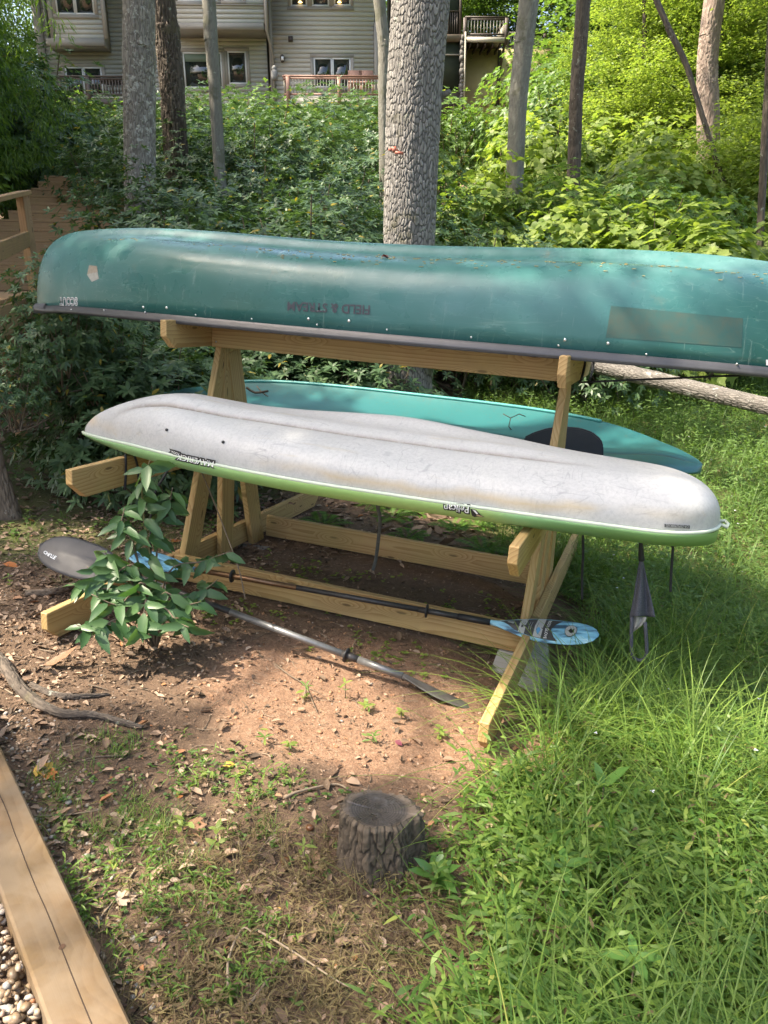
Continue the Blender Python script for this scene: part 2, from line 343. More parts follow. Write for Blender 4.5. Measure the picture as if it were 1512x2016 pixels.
def stemtubes(mb, tips, base_r, n, rad=.012, spread=.12):
    for i in rs.choice(len(tips), min(n, len(tips)), False):
        t = tips[i]; b = np.array([rs.randn()*spread, rs.randn()*spread, base_r]); mid = (b*.45+t*.55)+np.array([0, 0, -.12])+rs.randn(3)*.05
        mb.tube(curve([b, mid, t], 5), np.linspace(rad, rad*.3, 5), 4, False, rs.rand()*.6)
# shrub prototypes, unit radius about 1 m
def shrub_proto(seed, n, leafL, leafW, k, m, tmpl=OV6, zs=1.15, zc=.95, stems=26, phi=(50, 88), droop=.25):
    rs.seed(seed); P, d = lumpy(n, seed, 1, zs, -.55, .5); P[:, 2] += zc
    A = nrm(d+np.array([0, 0, .7])+rs.randn(len(d), 3)*.25)
    me = leafmesh('foliage', whorls(P, A, k, leafL, leafW, tmpl, phi, droop), m)
    mb = MB(); stemtubes(mb, P, 0, stems, .02, .16); return me, mb.mesh('stems', TWIG, True)
RHO = [shrub_proto(21+i, 560, .115, .036, 7, LRHO) for i in range(3)]
RHOF = [shrub_proto(31+i, 1100, .085, .03, 6, LRHO, OV4, stems=10) for i in range(2)]        # smaller leaves, seen far away
MIDS = [shrub_proto(41+i, 1000, .085, .045, 5, LMID, OV4, 1.1, .9, 14) for i in range(2)]
RHM = [shrub_proto(25+i, 950, .085, .028, 6, LRHO, OV6, stems=20) for i in range(3)]
BRS = [shrub_proto(51+i, 650, .12, .085, 4, LBRT, OV6, 1.1, .9, 14, (40, 95), .3) for i in range(2)]
rs.seed(61); P, d = lumpy(420, 61, 1, 1.2, -.5, .6); P[:, 2] += 1
_mb = MB(); stemtubes(_mb, P, 0, 20, .02, .15)
LOBS = (leafmesh('foliage', whorls(P, nrm(d+[0, 0, .5]), 3, .19, .19, LOB, (50, 100), .3), LBRT), _mb.mesh('stems', TWIG, True))
# tree crown prototypes: layered sprays of leaves
def spray_proto(seed, ncl, per, rad, leafL, leafW, m, tmpl=OV4, R=(1, 1, .9), flat=.25, droop=.2, down=0):
    rs.seed(seed); C, d = lumpy(ncl, seed, 1, 1, -1, .55); C = C*np.array(R); sets = []
    n = len(C)*per; c = np.repeat(C, per, 0); rr = np.sqrt(rs.rand(n))*rad; th = rs.rand(n)*6.283
    out = np.stack([np.cos(th), np.sin(th), np.zeros(n)], 1)
    P = c+out*rr[:, None]+np.stack([np.zeros(n), np.zeros(n), rs.randn(n)*flat*rad], 1)
    D = nrm(out+rs.randn(n, 3)*.45+np.array([0, 0, -down])); Nn = nrm(np.array([0, 0, 1.])+rs.randn(n, 3)*.4+(out*.6 if down else 0))
    return leafmesh('crown', [leafset(P, D, Nn, leafL*(.7+.6*rs.rand(n)), leafW*(.7+.6*rs.rand(n)), tmpl, droop)], m)
CBR = [spray_proto(71+i, 120, 60, .22, .055, .032, LBRT) for i in range(2)]         # scaled about 2.5
CMID = [spray_proto(81+i, 120, 60, .22, .055, .03, LMID) for i in range(2)]
CDRK = [spray_proto(91+i, 130, 60, .16, .075, .014, LDRK, OV4, (1, 1, 1), .5, .5, 1.1) for i in range(2)]
CSH = spray_proto(97, 46, 42, .26, .11, .07, LMID, OV4, (1, 1, .5), .3)
def shrub(proto, label, cat, px=None, py=None, D=None, s=1., xy=None, sz=None, group=None, name='laurel_shrub', sink=.1):
    if xy is None: w = WD(px, 500, D); xy = (w[0], w[1])
    z = float(G(*xy))
    t = thing(name, label, cat, (xy[0], xy[1], z-sink), None, group, random.random()*6.28)
    s2 = sz or s; t.scale = (s, s, s2)
    link('foliage', proto[0], t); link('stems', proto[1], t); return t
# ---------------- trunks
def cells(u, v, per, seed):                # u wraps at integer per; returns F1, F2, id
    iu, iv = np.floor(u).astype(int), np.floor(v).astype(int); f1 = np.full(u.shape, 9.); f2 = f1.copy(); idd = f1.copy()
    for a in (-1, 0, 1):
        for b in (-1, 0, 1):
            cu, cv = iu+a, iv+b; w = cu % per; jx = hsh(w, cv, seed); jy = hsh(w, cv, seed+7)
            dd = np.hypot(cu+.15+.7*jx-u, cv+.15+.7*jy-v); idv = hsh(w, cv, seed+3)
            c = dd < f1; f2 = np.where(c, f1, np.minimum(f2, dd)); idd = np.where(c, idv, idd); f1 = np.where(c, dd, f1)
    return f1, f2, idd
def trunk(t, pts, rad, m, nu, nv, ncell, cellh, depth, seed, name='trunk', flare=0, ridge=0, wob=.03):
    """pts in world coordinates; the thing's base is subtracted by part()"""
    C = curve(pts, nv); L0 = np.concatenate([[0], np.cumsum(np.linalg.norm(np.diff(C, axis=0), axis=1))])
    R = np.interp(np.linspace(0, 1, nv), np.linspace(0, 1, len(rad)), rad); R = R*(1+flare*np.exp(-L0/.25))
    T = nrm(np.gradient(C, axis=0)); u0 = np.array([1., 0, 0]); U_ = []; W_ = []
    for i in range(nv): u0 = u0-T[i]*u0.dot(T[i]); u0 /= np.linalg.norm(u0); U_.append(u0.copy()); W_.append(np.cross(T[i], u0))
    th = np.arange(nu)*2*math.pi/nu; TH, LL = np.meshgrid(th, L0)
    u = TH/(2*math.pi)*ncell; wobu = fbm(np.cos(TH)*2+np.sin(TH)*1.3+LL*1.6, LL*3+np.sin(TH)*2, seed, 4)*3.2
    f1, f2, idd = cells((u+wobu) % ncell, LL/cellh+fbm(np.cos(TH)*3+np.sin(TH)*2, LL*3.3, seed+5, 4)*4, ncell, seed)
    plate = sst(.02, .34, f2-f1); hgt = plate*depth*(.65+.7*idd)
    low = wob*R[:, None]*np.sin(TH*2+LL*1.1+seed)+.6*R[:, None]*wob*np.sin(TH*5+LL*.7)
    rr = R[:, None]+hgt-depth+low+depth*.5*fbm(u*3, LL*30, seed, 2)
    V = C[:, None]+rr[..., None]*(np.cos(TH)[..., None]*np.array(U_)[:, None]+np.sin(TH)[..., None]*np.array(W_)[:, None])
    i, j = np.meshgrid(np.arange(nv-1), np.arange(nu), indexing='ij'); j2 = (j+1) % nu
    Q = np.stack([i*nu+j, i*nu+j2, (i+1)*nu+j2, (i+1)*nu+j], -1).reshape(-1, 4)
    return part(t, name, V, [Q], m, True, attr={'plate': (plate*(.35+.65*idd)).ravel()})
# ================= SETTING: ground
def axis(a, b, c, d, fine, coarse):
    m = np.arange(b, c, fine); l = [b]; s = fine
    while l[-1] > a: s = min(s*1.12, coarse); l.append(l[-1]-s)
    r_ = [m[-1]]; s = fine
    while r_[-1] < d: s = min(s*1.12, coarse); r_.append(r_[-1]+s)
    return np.concatenate([l[::-1][:-1], m, r_[1:]])
xs = axis(-90, -3.4, 2.4, 90, .022, 4); ys = axis(-12, -2.6, 2.2, 120, .022, 4)
X, Y = np.meshgrid(xs, ys); Z = G(X, Y); near = sst(9, 4, np.hypot(X+.5, Y))
Z = Z+near*(.016*fbm(X*5, Y*5, 1, 4)+.016*fbm(X*22, Y*22, 2, 3)); 
clay = sst(1.0, .25, np.hypot((X+.45)/1.0, (Y+.55)/.75))*.95+.28*sst(1.9, .9, np.hypot((X+.9)/1.1, (Y+.2)/.9))
moss = sst(-2.0, -2.6, X)*sst(-.5, .4, Y)*sst(3.2, 2.2, Y)*.85+.35*sst(-1.3, -1.9, Y)+.25*sst(1.6, 3., Y)
moss = np.clip(moss+.9*sst(1.0, 2.2, Y)*sst(-1.2, 0, X)*sst(12, 9, Y)+.8*sst(.35, .6, X)*sst(-2.6, -2, Y), 0, 1)
nx = len(xs); i, j = np.meshgrid(np.arange(len(ys)-1), np.arange(nx-1), indexing='ij')
Q = np.stack([i*nx+j, i*nx+j+1, (i+1)*nx+j+1, (i+1)*nx+j], -1).reshape(-1, 4)
link('ground', mesh('ground', np.stack([X, Y, Z], -1), [Q], GRD, True, {'clay': clay.ravel(), 'moss': moss.ravel()}), kind='structure')
def gz(x, y):                               # the drawn ground incl. its fine relief
    x = np.asarray(x, float); y = np.asarray(y, float); nr = sst(9, 4, np.hypot(x+.5, y))
    return G(x, y)+nr*(.016*fbm(x*5, y*5, 1, 4)+.016*fbm(x*22, y*22, 2, 3))
# ================= house (its own frame: x along the facade, y away from the camera, z up)
HO = WD(745, 195, 36.0); hy = -.3362-math.radians(3.0)
H4 = Matrix.Translation(Vector(HO)) @ Matrix.Rotation(-hy, 4, 'Z')
HI = np.array(H4.inverted())
def hq(px, py, dy=0):
    o = HI[:3, :3] @ CW+HI[:3, 3]; q = HI[:3, :3] @ WR(px, py); t = (dy-o[1])/q[1]; p = o+t*q; return p[0], p[2]
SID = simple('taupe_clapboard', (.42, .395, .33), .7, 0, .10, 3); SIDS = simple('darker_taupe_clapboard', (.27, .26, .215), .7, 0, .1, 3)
TRM = simple('taupe_trim', (.27, .245, .205), .7, 0, .08, 3); WFR = simple('white_window_frame', (.55, .55, .52), .5, 0, .05)
RAILM = simple('dark_brown_rail', (.06, .045, .035), .6); RAILR = simple('redwood_rail', (.28, .155, .11), .6, 0, .15, 8)
DECKB = simple('beige_deck_fascia', (.36, .33, .26), .7, 0, .12, 4); STUC = simple('yellow_beige_stucco', (.58, .50, .27), .9, 0, .22, 1.3, .3)
STON = simple('stacked_grey_stone', (.14, .13, .115), .9, 0, .5, 9, .5); SCRN = simple('dark_screen', (.035, .045, .03), .45, 0, .2, 2)
GLS, n, b = mat('window_glass'); b.inputs['Base Color'].default_value = (.012, .018, .014, 1); b.inputs['Roughness'].default_value = .02; b.inputs['Specular IOR Level'].default_value = 1.0
gt = noise(n, objco(n), 2.2, 2); bump(n, b, gt, .03, .05)
BULB, n, b = mat('lit_ceiling_lamp'); b.inputs['Emission Color'].default_value = (1, .62, .2, 1); b.inputs['Emission Strength'].default_value = 1.6
def hthing(name, label, cat, group=None, base=(0, 0, 0)): return thing(name, label, cat, base, H4, group)
house = hthing('grey_house', 'grey clapboard house at the top of the slope, seen behind the trees', 'house')
def siding(px0, px1, py0, py1, dy, m=SID, slope=.0):
    """clapboards between two pixel columns at facade depth dy; py0 upper, py1 lower"""
    x0 = hq(px0, (py0+py1)/2, dy)[0]; x1 = hq(px1, (py0+py1)/2, dy)[0]; z1 = hq((px0+px1)/2, py0, dy)[1]; z0 = hq((px0+px1)/2, py1, dy)[1]
    V, Q = boxV(x0+.02, x1-.02, dy+.03, dy+.2, z0, z1); part(house, 'wall', V, [Q], TRM)
    e = .168; k = int((z1-z0)/e)+1
    for i in range(k):
        za = z0+i*e; zb = min(za+e+.01, z1)
        if zb-za < .03: continue
        j = random.random()*.002
        V = [(x0, dy-.012-j, za), (x1, dy-.012-j, za), (x1, dy+.012, zb), (x0, dy+.012, zb), (x0, dy+.031, za), (x1, dy+.031, za), (x1, dy+.031, zb), (x0, dy+.031, zb)]
        part(house, 'siding_board', V, [[(0, 1, 2, 3), (0, 4, 5, 1), (1, 5, 6, 2), (0, 3, 7, 4), (3, 2, 6, 7)]], m)
    return x0, x1, z0, z1
def trimb(px0, px1, py0, py1, dy, pr=.04, m=TRM, name='trim_board'):
    x0, za = hq(px0, (py0+py1)/2, dy); x1, _ = hq(px1, (py0+py1)/2, dy); z1 = hq((px0+px1)/2, py0, dy)[1]; z0 = hq((px0+px1)/2, py1, dy)[1]
    V, Q = boxV(x0, x1, dy-pr, dy+.03, z0, z1); return part(house, name, V, [Q], m)
def window(px0, px1, py0, py1, dy, trim=6, pr=.045, frames=None, blind=False):
    x0 = hq(px0, (py0+py1)/2, dy)[0]; x1 = hq(px1, (py0+py1)/2, dy)[0]; z1 = hq((px0+px1)/2, py0, dy)[1]; z0 = hq((px0+px1)/2, py1, dy)[1]; tr = trim*.0225
    mb = MB(); a = dy-pr
    for q in ((x0-tr, x1+tr, z1, z1+tr), (x0-tr, x1+tr, z0-tr, z0), (x0-tr, x0, z0, z1), (x1, x1+tr, z0, z1)): mb.box(q[0], q[1], a, dy+.03, q[2], q[3])
    w = mb.build(house, 'window', TRM)
    n_ = frames or 1; g = .05; wd = (x1-x0)/n_
    for k in range(n_):
        u0, u1 = x0+k*wd+.004, x0+(k+1)*wd-.004; fb = MB(); f_ = .06
        for q in ((u0, u1, z1-f_, z1-.003), (u0, u1, z0+.003, z0+f_), (u0, u0+f_, z0+f_, z1-f_), (u1-f_, u1, z0+f_, z1-f_)): fb.box(q[0], q[1], a+.008, dy+.02, q[2], q[3])
        fb.build(house, 'frame', WFR, parent=w)
        V, Q = boxV(u0+f_, u1-f_, a+.03, a+.04, z0+f_, z1-f_); part(house, 'pane', V, [Q], GLS, parent=w)
    if blind:
        V, Q = boxV(x0+.07, x1-.07, a+.022, a+.028, z1-.35, z1-.07); part(house, 'blind', V, [Q], simple('pale_blind', (.12, .16, .11), .6), parent=w)
    return w
# right wall with the upper three windows and the lower pair
siding(536, 737, -70, 230, 0)
trimb(737, 745, 45, 230, -.002, .05); trimb(529, 536.5, -70, 230, -.004, .05)
window(571, 604, -60, 13, 0, 5); window(613, 647.5, -60, 13, 0, 4, .046); window(656.5, 690, -60, 12, 0, 5, .044)
trimb(565, 697, 15.5, 20, -.005, .048)
for q in (591, 668):
    x_, z_ = hq(q, 5, -.05); mb = MB(); mb.tube([(x_, -.058, z_+.06), (x_, -.058, z_), (x_, -.058, z_-.02)], [.03, .09, .02], 10); o = mb.build(house, 'ceiling_lamp', BULB)
window(618, 691, 114, 173, 0, 6, frames=2)
x_, z_ = hq(572, 77, 0); V, Q = boxV(x_-.09, x_+.09, -.05, .02, z_-.1, z_+.1); part(house, 'vent_cover', V, [Q], RAILM)
x_, z_ = hq(556, 117, 0); mb = MB(); mb.tube([(x_, -.1, z_-.14), (x_, -.1, z_-.1), (x_, -.1, z_+.1), (x_, -.1, z_+.16)], [.04, .07, .08, .02], 8); mb.box(x_-.04, x_+.04, -.1, .02, z_-.02, z_+.04)
wl = mb.build(house, 'wall_lantern', RAILM); mb = MB(); mb.tube([(x_+.01, -.14, z_-.07), (x_+.01, -.14, z_+.07)], [.055, .055], 8); mb.build(house, 'lamp_glass', PLW, parent=wl)
# middle wing: upper floor stands forward
dM = -1.3
siding(330, 519, -70, 46, dM); x0, x1, z0, z1 = siding(330, 527, 58, 215, 0.01, SID)
trimb(519, 525, -70, 58, dM-.002, .05); trimb(330, 519, 46, 59, dM-.004, .06); trimb(330, 521, 8.5, 11, dM, .05)
a = hq(523, 20, dM)[0]; zt = hq(523, -70, dM)[1]; zb = hq(523, 59, dM)[1]
V, Q = boxV(a-.06, a+.02, dM+.03, -.02, zb, zt); part(house, 'side_wall', V, [Q], TRM)
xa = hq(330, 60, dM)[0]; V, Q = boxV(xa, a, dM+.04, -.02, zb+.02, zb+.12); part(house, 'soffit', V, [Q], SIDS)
mb = MB(); xd, zd = hq(528, 60, dM); mb.tube([(a, dM-.02, zt), (a, dM-.02, zb), (a+.12, -.15, zb-.6), (a+.12, -.15, zb-4)], .05, 8); mb.build(house, 'downspout', TRM, True)
window(347, 402, -60, 3, dM, 5); window(411, 428, -60, 2, dM, 4, .046); window(438, 477, -60, 1.5, dM, 5, .044)
window(334, 350, 105, 175, 0.01, 5); window(362, 438, 103, 174, 0.01, 6, .047, blind=True); window(449, 486, 101, 166, 0.01, 6, .043)
# left part: flat wall and a boxed bay above
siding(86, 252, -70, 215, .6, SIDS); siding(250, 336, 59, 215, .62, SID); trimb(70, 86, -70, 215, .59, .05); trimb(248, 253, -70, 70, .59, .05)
dB = -.35; siding(100, 199, -70, 76, dB, SID); trimb(92, 101, -70, 76, dB-.002, .04); trimb(198, 206, -70, 76, dB-.002, .04); trimb(92, 206, 76, 91, dB-.004, .06)
b0 = hq(93, 85, dB)[0]; b1 = hq(206, 85, dB)[0]; bz = hq(150, 91, dB)[1]; bt = hq(150, -70, dB)[1]
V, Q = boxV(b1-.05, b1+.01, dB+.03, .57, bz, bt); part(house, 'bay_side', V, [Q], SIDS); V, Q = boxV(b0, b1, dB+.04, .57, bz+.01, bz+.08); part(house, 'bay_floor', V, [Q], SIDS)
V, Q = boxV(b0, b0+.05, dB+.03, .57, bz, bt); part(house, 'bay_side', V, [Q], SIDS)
window(107, 183, -60, 29, dB, 6, frames=2); window(131, 203, 132, 195, .6, 6, frames=2)
rz0 = hq(400, -70, 0)[1]; V, Q = boxV(hq(60, 0, .6)[0], hq(760, 0, 0)[0], -1.8, 7, rz0, rz0+.5); part(house, 'roof', V, [Q], RAILM)
V, Q = boxV(hq(60, 0, .6)[0]+.05, hq(745, 0, 0)[0]-.05, .9, 6.5, -6, rz0); part(house, 'rear_body', V, [Q], TRM)
def railing(t, pts, zt, zb, m, mr, step=.115, posts=(), pm=None):
    """rail along pts [(x,y)...], top zt, bottom zb"""
    mb = MB(); bb = MB()
    for (xa, ya), (xb, yb) in zip(pts[:-1], pts[1:]):
        mb.bar((xa, ya, zt), (xb, yb, zt), .12, .05); mb.bar((xa, ya, zt-.08), (xb, yb, zt-.08), .04, .06); mb.bar((xa, ya, zb+.08), (xb, yb, zb+.08), .04, .06)
        k = max(2, int(math.hypot(xb-xa, yb-ya)/step))
        for i in range(1, k): x, y = xa+(xb-xa)*i/k, ya+(yb-ya)*i/k; bb.bar((x, y, zb+.1), (x, y, zt-.1), .035, .035, (0, 1, 0))
    mb.build(t, 'rail', mr); bb.build(t, 'balusters', m, kind='stuff')
    for x, y in posts: p = MB(); p.box(x-.07, x+.07, y-.07, y+.07, zb-.3, zt-.03); p.build(t, 'post', pm or mr)
def deck(label, pxs, pyt, pyb, dy, back, m, mr, posts, fpx=None, fm=DECKB, fh=.28):
    x0, zt = hq(pxs[0], pyt, dy); x1, _ = hq(pxs[1], pyt, dy); zb = hq(pxs[0], pyb, dy)[1]
    t = hthing('balcony', label, 'balcony', base=((x0+x1)/2, dy, zb-.3))
    V, Q = boxV(x0, x1, dy, back, zb-.06, zb); part(t, 'floor', V, [Q], DECKB); V, Q = boxV(x0, x1, dy-.03, dy+.03, zb-.06-fh, zb-.062); part(t, 'fascia', V, [Q], fm)
    railing(t, [(x0+.05, back-.1), (x0+.05, dy), (x1-.05, dy)], zt, zb, m, mr, posts=[(hq(q, pyt, dy)[0], dy) for q in posts])
    for q in (x0+.4, x1-.4): p = MB(); p.box(q-.07, q+.07, dy+.1, dy+.24, zb-4, zb-.061); p.build(t, 'support_post', RAILM)
    return t
deck('balcony with reddish rail under the pair of lower windows, right of the house', (556, 758), 149.5, 190, -2.6, -.05, DECKB, RAILR, (566, 667))
deck('dark railed balcony outside the glass door under the bay, left of the house', (80, 300), 150, 190, -1.6, .55, RAILM, RAILM, (172, 262), fm=RAILM)
xt, zt = hq(221, 163, -.6); t = hthing('patio_table', 'round dark table standing on the left balcony behind its rail', 'table', base=(xt, -.6, zt-.7))
mb = MB(); mb.tube([(xt, -.6, zt), (xt, -.6, zt+.05)], .5, 24); mb.build(t, 'table_top', RAILM); mb = MB()
mb.tube([(xt, -.6, zt-.7), (xt, -.6, zt)], .04, 8); mb.build(t, 'leg', RAILM)
xt, zt = hq(541, 158, -2.0); t = hthing('owl_decoy', 'small grey owl decoy on the corner of the right balcony rail', 'ornament', base=(xt, -2.0, zt))
mb = MB(); mb.tube([(xt, -2, zt), (xt, -2, zt+.12), (xt, -2, zt+.32), (xt, -2, zt+.36)], [.1, .13, .12, .08], 10); mb.build(t, 'body', CIND, True); mb = MB(); mb.tube([(xt, -2, zt+.34), (xt, -2, zt+.44), (xt, -2, zt+.52)], [.08, .1, .03], 10); mb.build(t, 'head', CIND, True)
for k, (px, lab) in enumerate(((700, 'wooden patio chair on the right balcony, left one'), (722, 'wooden patio chair on the right balcony, right one'))):
    xt, zt = hq(px, 188, -1.2); t = hthing('patio_chair', lab, 'chair', base=(xt, -1.2, zt)); mb = MB()
    mb.box(xt-.28, xt+.28, -1.0, -.94, zt+.3, zt+.95); mb.build(t, 'backrest', RAILR); mb = MB(); mb.box(xt-.28, xt+.28, -1.5, -1.02, zt+.4, zt+.45); mb.build(t, 'seat', RAILR)
    for a_, b_ in ((-.25, -1.46), (.25, -1.46), (-.25, -1.0), (.25, -1.0)): mb = MB(); mb.box(xt+a_-.02, xt+a_+.02, b_-.02, b_+.02, zt, zt+.4); mb.build(t, 'leg', RAILR)
# ---- screened porch tower, stone pier, retaining wall and the raised deck to its right
def pbox(t, name, px0, px1, py0, py1, d0, d1, m, **k):
    x0 = hq(px0, (py0+py1)/2, d0)[0]; x1 = hq(px1, (py0+py1)/2, d0)[0]; z1 = hq((px0+px1)/2, py0, d0)[1]; z0 = hq((px0+px1)/2, py1, d0)[1]
    V, Q = boxV(x0, x1, d0, d1, z0, z1); return part(t, name, V, [Q], m, **k)
dP = 0.; por = hthing('screened_porch', 'dark two storey screened porch beside the large oak trunk', 'porch', base=(hq(880, 230, dP)[0], dP, hq(880, 230, dP)[1]))
pbox(por, 'screen', 770, 909, -60, 66, dP+.2, 3, SCRN); pbox(por, 'screen', 770, 907, 81, 181, dP+.2, 3, SCRN); pbox(por, 'floor_beam', 770, 911, 67, 80, dP, 3, simple('brown_beam', (.13, .10, .07), .7))
pbox(por, 'lower_wall', 770, 905, 182, 235, dP+.1, 3, RAILM); 
for q in (769, 880.5, 905): pbox(por, 'post', q, q+4.5, -60, 66.5, dP+.06, dP+.24, RAILM)
for y_ in (20, 178.5, 106): pbox(por, 'rail', 770, 905, y_, y_+2.5, dP+.1, dP+.16, RAILM if y_ != 106 else DECKB)
mb = MB()
for k in range(30):
    q = hq(772+k*4.4, 45, dP+.15); mb.box(q[0]-.02, q[0]+.02, dP+.12, dP+.16, hq(800, 64, dP)[1], hq(800, 22, dP)[1])
mb.build(por, 'balusters', RAILM, kind='stuff')
xa, za = hq(906, 235, dP-.1); xb, zb_ = hq(914, 75, dP-.1); k = 0; z_ = za
while z_ < zb_:
    hh = .10+random.random()*.12; j = random.random()*.05
    V, Q = boxV(xa-j, xb-.03+random.random()*.03, dP-.1-random.random()*.06, dP+.5, z_+.006, z_+hh); part(por, 'stone', V, [Q], STON); z_ += hh; k += 1
pbox(por, 'downspout', 913.5, 916.5, 62, 225, dP-.15, dP-.08, DECKB)
ret = hthing('retaining_wall', 'tall yellow beige stucco wall under the raised deck', 'wall', base=(hq(970, 235, 1.5)[0], 1.5, hq(970, 240, 1.5)[1]))
pbox(ret, 'wall_face', 915, 1100, 96, 240, 1.5, 2.2, STUC); pbox(ret, 'cap', 1001, 1102, 94, 96, 1.4, 2.3, DECKB)
pbox(ret, 'utility_box', 925, 933, 207, 217, 1.42, 1.49, PLW)
rd = hthing('balcony', 'small raised deck with brown rail above the beige retaining wall', 'balcony', base=(hq(958, 84, 0)[0], 0, hq(958, 84, 0)[1]))
pbox(rd, 'fascia', 917, 998, 73, 83, -.02, .04, DECKB); pbox(rd, 'floor', 917, 998, 71, 73, -.01, 2.2, RAILM)
x0, zt_ = hq(916, 33, 0); x1, _ = hq(998, 33, 0); zb_ = hq(916, 71, 0)[1]; railing(rd, [(x0, 0.05), (x1, .05), (x1, 2)], zt_, zb_, DECKB, RAILM, .13, posts=[(x0, .05), (x1, .05)])
for q in (925, 940, 955, 970, 985): pbox(rd, 'joist', q, q+2, 83.5, 91, .05, 1.45, RAILM)
mb = MB(); bx, bz_ = hq(988, 92, .8); mb.bar((bx, 1.3, bz_), (bx, 1.3, bz_-2.2), .12, .12, (0, 1, 0)); mb.bar((bx, .2, bz_), (bx, 1.3, bz_-1.0), .09, .09, (0, 1, 1)); mb.build(rd, 'knee_brace', RAILM)
fen = hthing('railing_fence', 'low dark railing running right from the raised deck behind grey trunk', 'fence', base=(hq(1050, 98, 1.6)[0], 1.6, hq(1050, 98, 1.6)[1]))
x0, zt_ = hq(1002, 62, 1.6); x1, _ = hq(1075, 62, 1.6); zb_ = hq(1002, 94, 1.6)[1]; railing(fen, [(x0, 1.8), (x1, 1.8)], zt_, zb_, DECKB, RAILM, .13, posts=[(x0, 1.8), ((x0+x1)/2, 1.8), (x1, 1.8)])
# ================= stairs on the left
zl = 1.40; A_ = WZ(0, 590, zl); B_ = WD(66, 562, 10.6); B_[2] = zl
e = nrm(B_-A_); e[2] = 0; lw = np.array([-1, .0, 0])
st = thing('garden_stairs', 'brown wooden stairs with landing climbing behind the canoe bow', 'stairs', (A_[0]-.8, A_[1], float(G(A_[0], A_[1]))))
S0 = A_-e*1.6; nb = int(np.linalg.norm(B_-S0)/.145)
side = nrm(np.array([-e[1], e[0], 0.])); fwd = nrm(np.array([WR(40, 560)[0], WR(40, 560)[1], 0])); rgt = np.array([fwd[1], -fwd[0], 0])
for i in range(nb):                        # landing boards run left-right
    P = S0+e*(i+.5)*.145; board(st, 'landing_board', P-rgt*2.6-np.array([0, 0, .019]), P+rgt*.012-np.array([0, 0, .019]), .138, .036, e, STEPW, bev=.003)
board(st, 'stringer', S0+rgt*.02-np.array([0, 0, .16]), B_+rgt*.02-np.array([0, 0, .16]), .235, .04, (0, 0, 1), STEPW)
for q in (.5, .97): P = S0+(B_-S0)*q-rgt*.1; g_ = float(G(P[0], P[1])); board(st, 'support_post', (P[0], P[1], g_-.2), (P[0], P[1], zl-.05), .09, .09, (0, 1, 0), STEPW)
top = WD(86.5, 345.4, 17.6); n_ = 12; t5 = WD(14.3, 405.7, 14.7); dxy = (top-t5)/5; dxy[2] = 0; hh = (top[2]-zl)/n_; run = np.linalg.norm(dxy[:2])
a0 = top-dxy*n_; r0 = WD(112, 530, 10.4); wid = float(np.dot((r0-a0)[:2], rgt[:2])); dn = float(np.dot(dxy, fwd))
for k in range(n_+1):
    z0 = zl+(k-1)*hh if k else zl-hh; a = top-dxy*(n_-k); b_ = a+rgt*max(wid, 1.8)
    if k: board(st, 'riser', (a[0], a[1], z0+hh/2-.019), (b_[0], b_[1], z0+hh/2-.019), hh-.04, .036, (0, 0, 1), STEPW)
    for s_ in (.25, .75):
        if not k: continue
        c0 = a+fwd*(dn*s_-.02); c1 = b_+fwd*(dn*s_-.02)
        board(st, 'tread', (c0[0], c0[1], z0+hh-.018), (c1[0], c1[1], z0+hh-.018), dn/2-.006, .036, fwd, STEPW)
P = WD(72, 530, 8.8); P[2] = zl; hz = WD(48, 384, 8.8)[2]
board(st, 'rail_post', (P[0]-.05, P[1], zl-.1), (P[0]-.05, P[1], hz), .09, .09, (0, 1, 0), STEPW)
T_ = np.array([P[0]-.05, P[1], hz+.02]); q = WD(-60, 404, 7.2)
board(st, 'handrail', T_+(T_-q)/np.linalg.norm(T_-q)*.12, q, .13, .04, (1, 0, .0), STEPW)
q0 = WD(55, 470, 8.8); q1 = WD(-60, 520, 6.2); board(st, 'mid_rail', q0, q1, .14, .04, (0, 0, 1), STEPW)
# ================= trees
tr = thing; 
def tree(label, name, m, pix, D, rad, nu=60, nv=140, nc=11, ch=.16, dep=.012, seed=1, zb=None, crown=None, ext=5.0, flare=.25, base_px=None, kw={}):
    P = [WD(x, y, D) for x, y in pix]; b = P[0].copy(); g_ = float(G(b[0], b[1]))
    P = P[::-1]; P[-1][2] = P[-1][2]
    lowv = nrm(P[-2]-P[-1]); top_ = P[0]
    pts = [p for p in P][::-1]                # from the bottom up
    dirn = nrm(pts[1]-pts[0]); 
    if pts[0][2] > g_-.1: k = (pts[0][2]-g_+.15)/max(dirn[2], .3); pts.insert(0, pts[0]-dirn*k)
    dt = nrm(pts[-1]-pts[-2]); pts.append(pts[-1]+dt*ext)
    t = thing(name, label, 'tree', (pts[0][0], pts[0][1], g_)); trunk(t, pts, rad, m, nu, nv, nc, ch, dep, seed, flare=flare, **kw)
    if crown:
        top_ = pts[-1]
        for k in range(crown[1]):
            s = crown[2]*(.8+.4*random.random()); c = link('crown', crown[0][k % len(crown[0])], t); c.location = Vector(top_-pts[0]*0)-BASE[t.name]+Vector((random.uniform(-1, 1)*s*.9, random.uniform(-1, 1)*s*.9, random.uniform(.5, 1.2)*s+1.8)); c.scale = (s, s, s); c.rotation_euler = (0, 0, random.random()*6)
    return t
oak = tree('large oak with thick scaly grey bark growing right behind the canoe rack', 'oak_tree', BOAK, [(806, 770), (805, 600), (806, 450), (815, 200), (829, 0)], 7.0, [.212, .202, .206, .214, .222, .232, .23], 460, 1400, 54, .062, .0075, 5, flare=.12, ext=1.2, crown=(CMID, 3, 2.2), kw={})
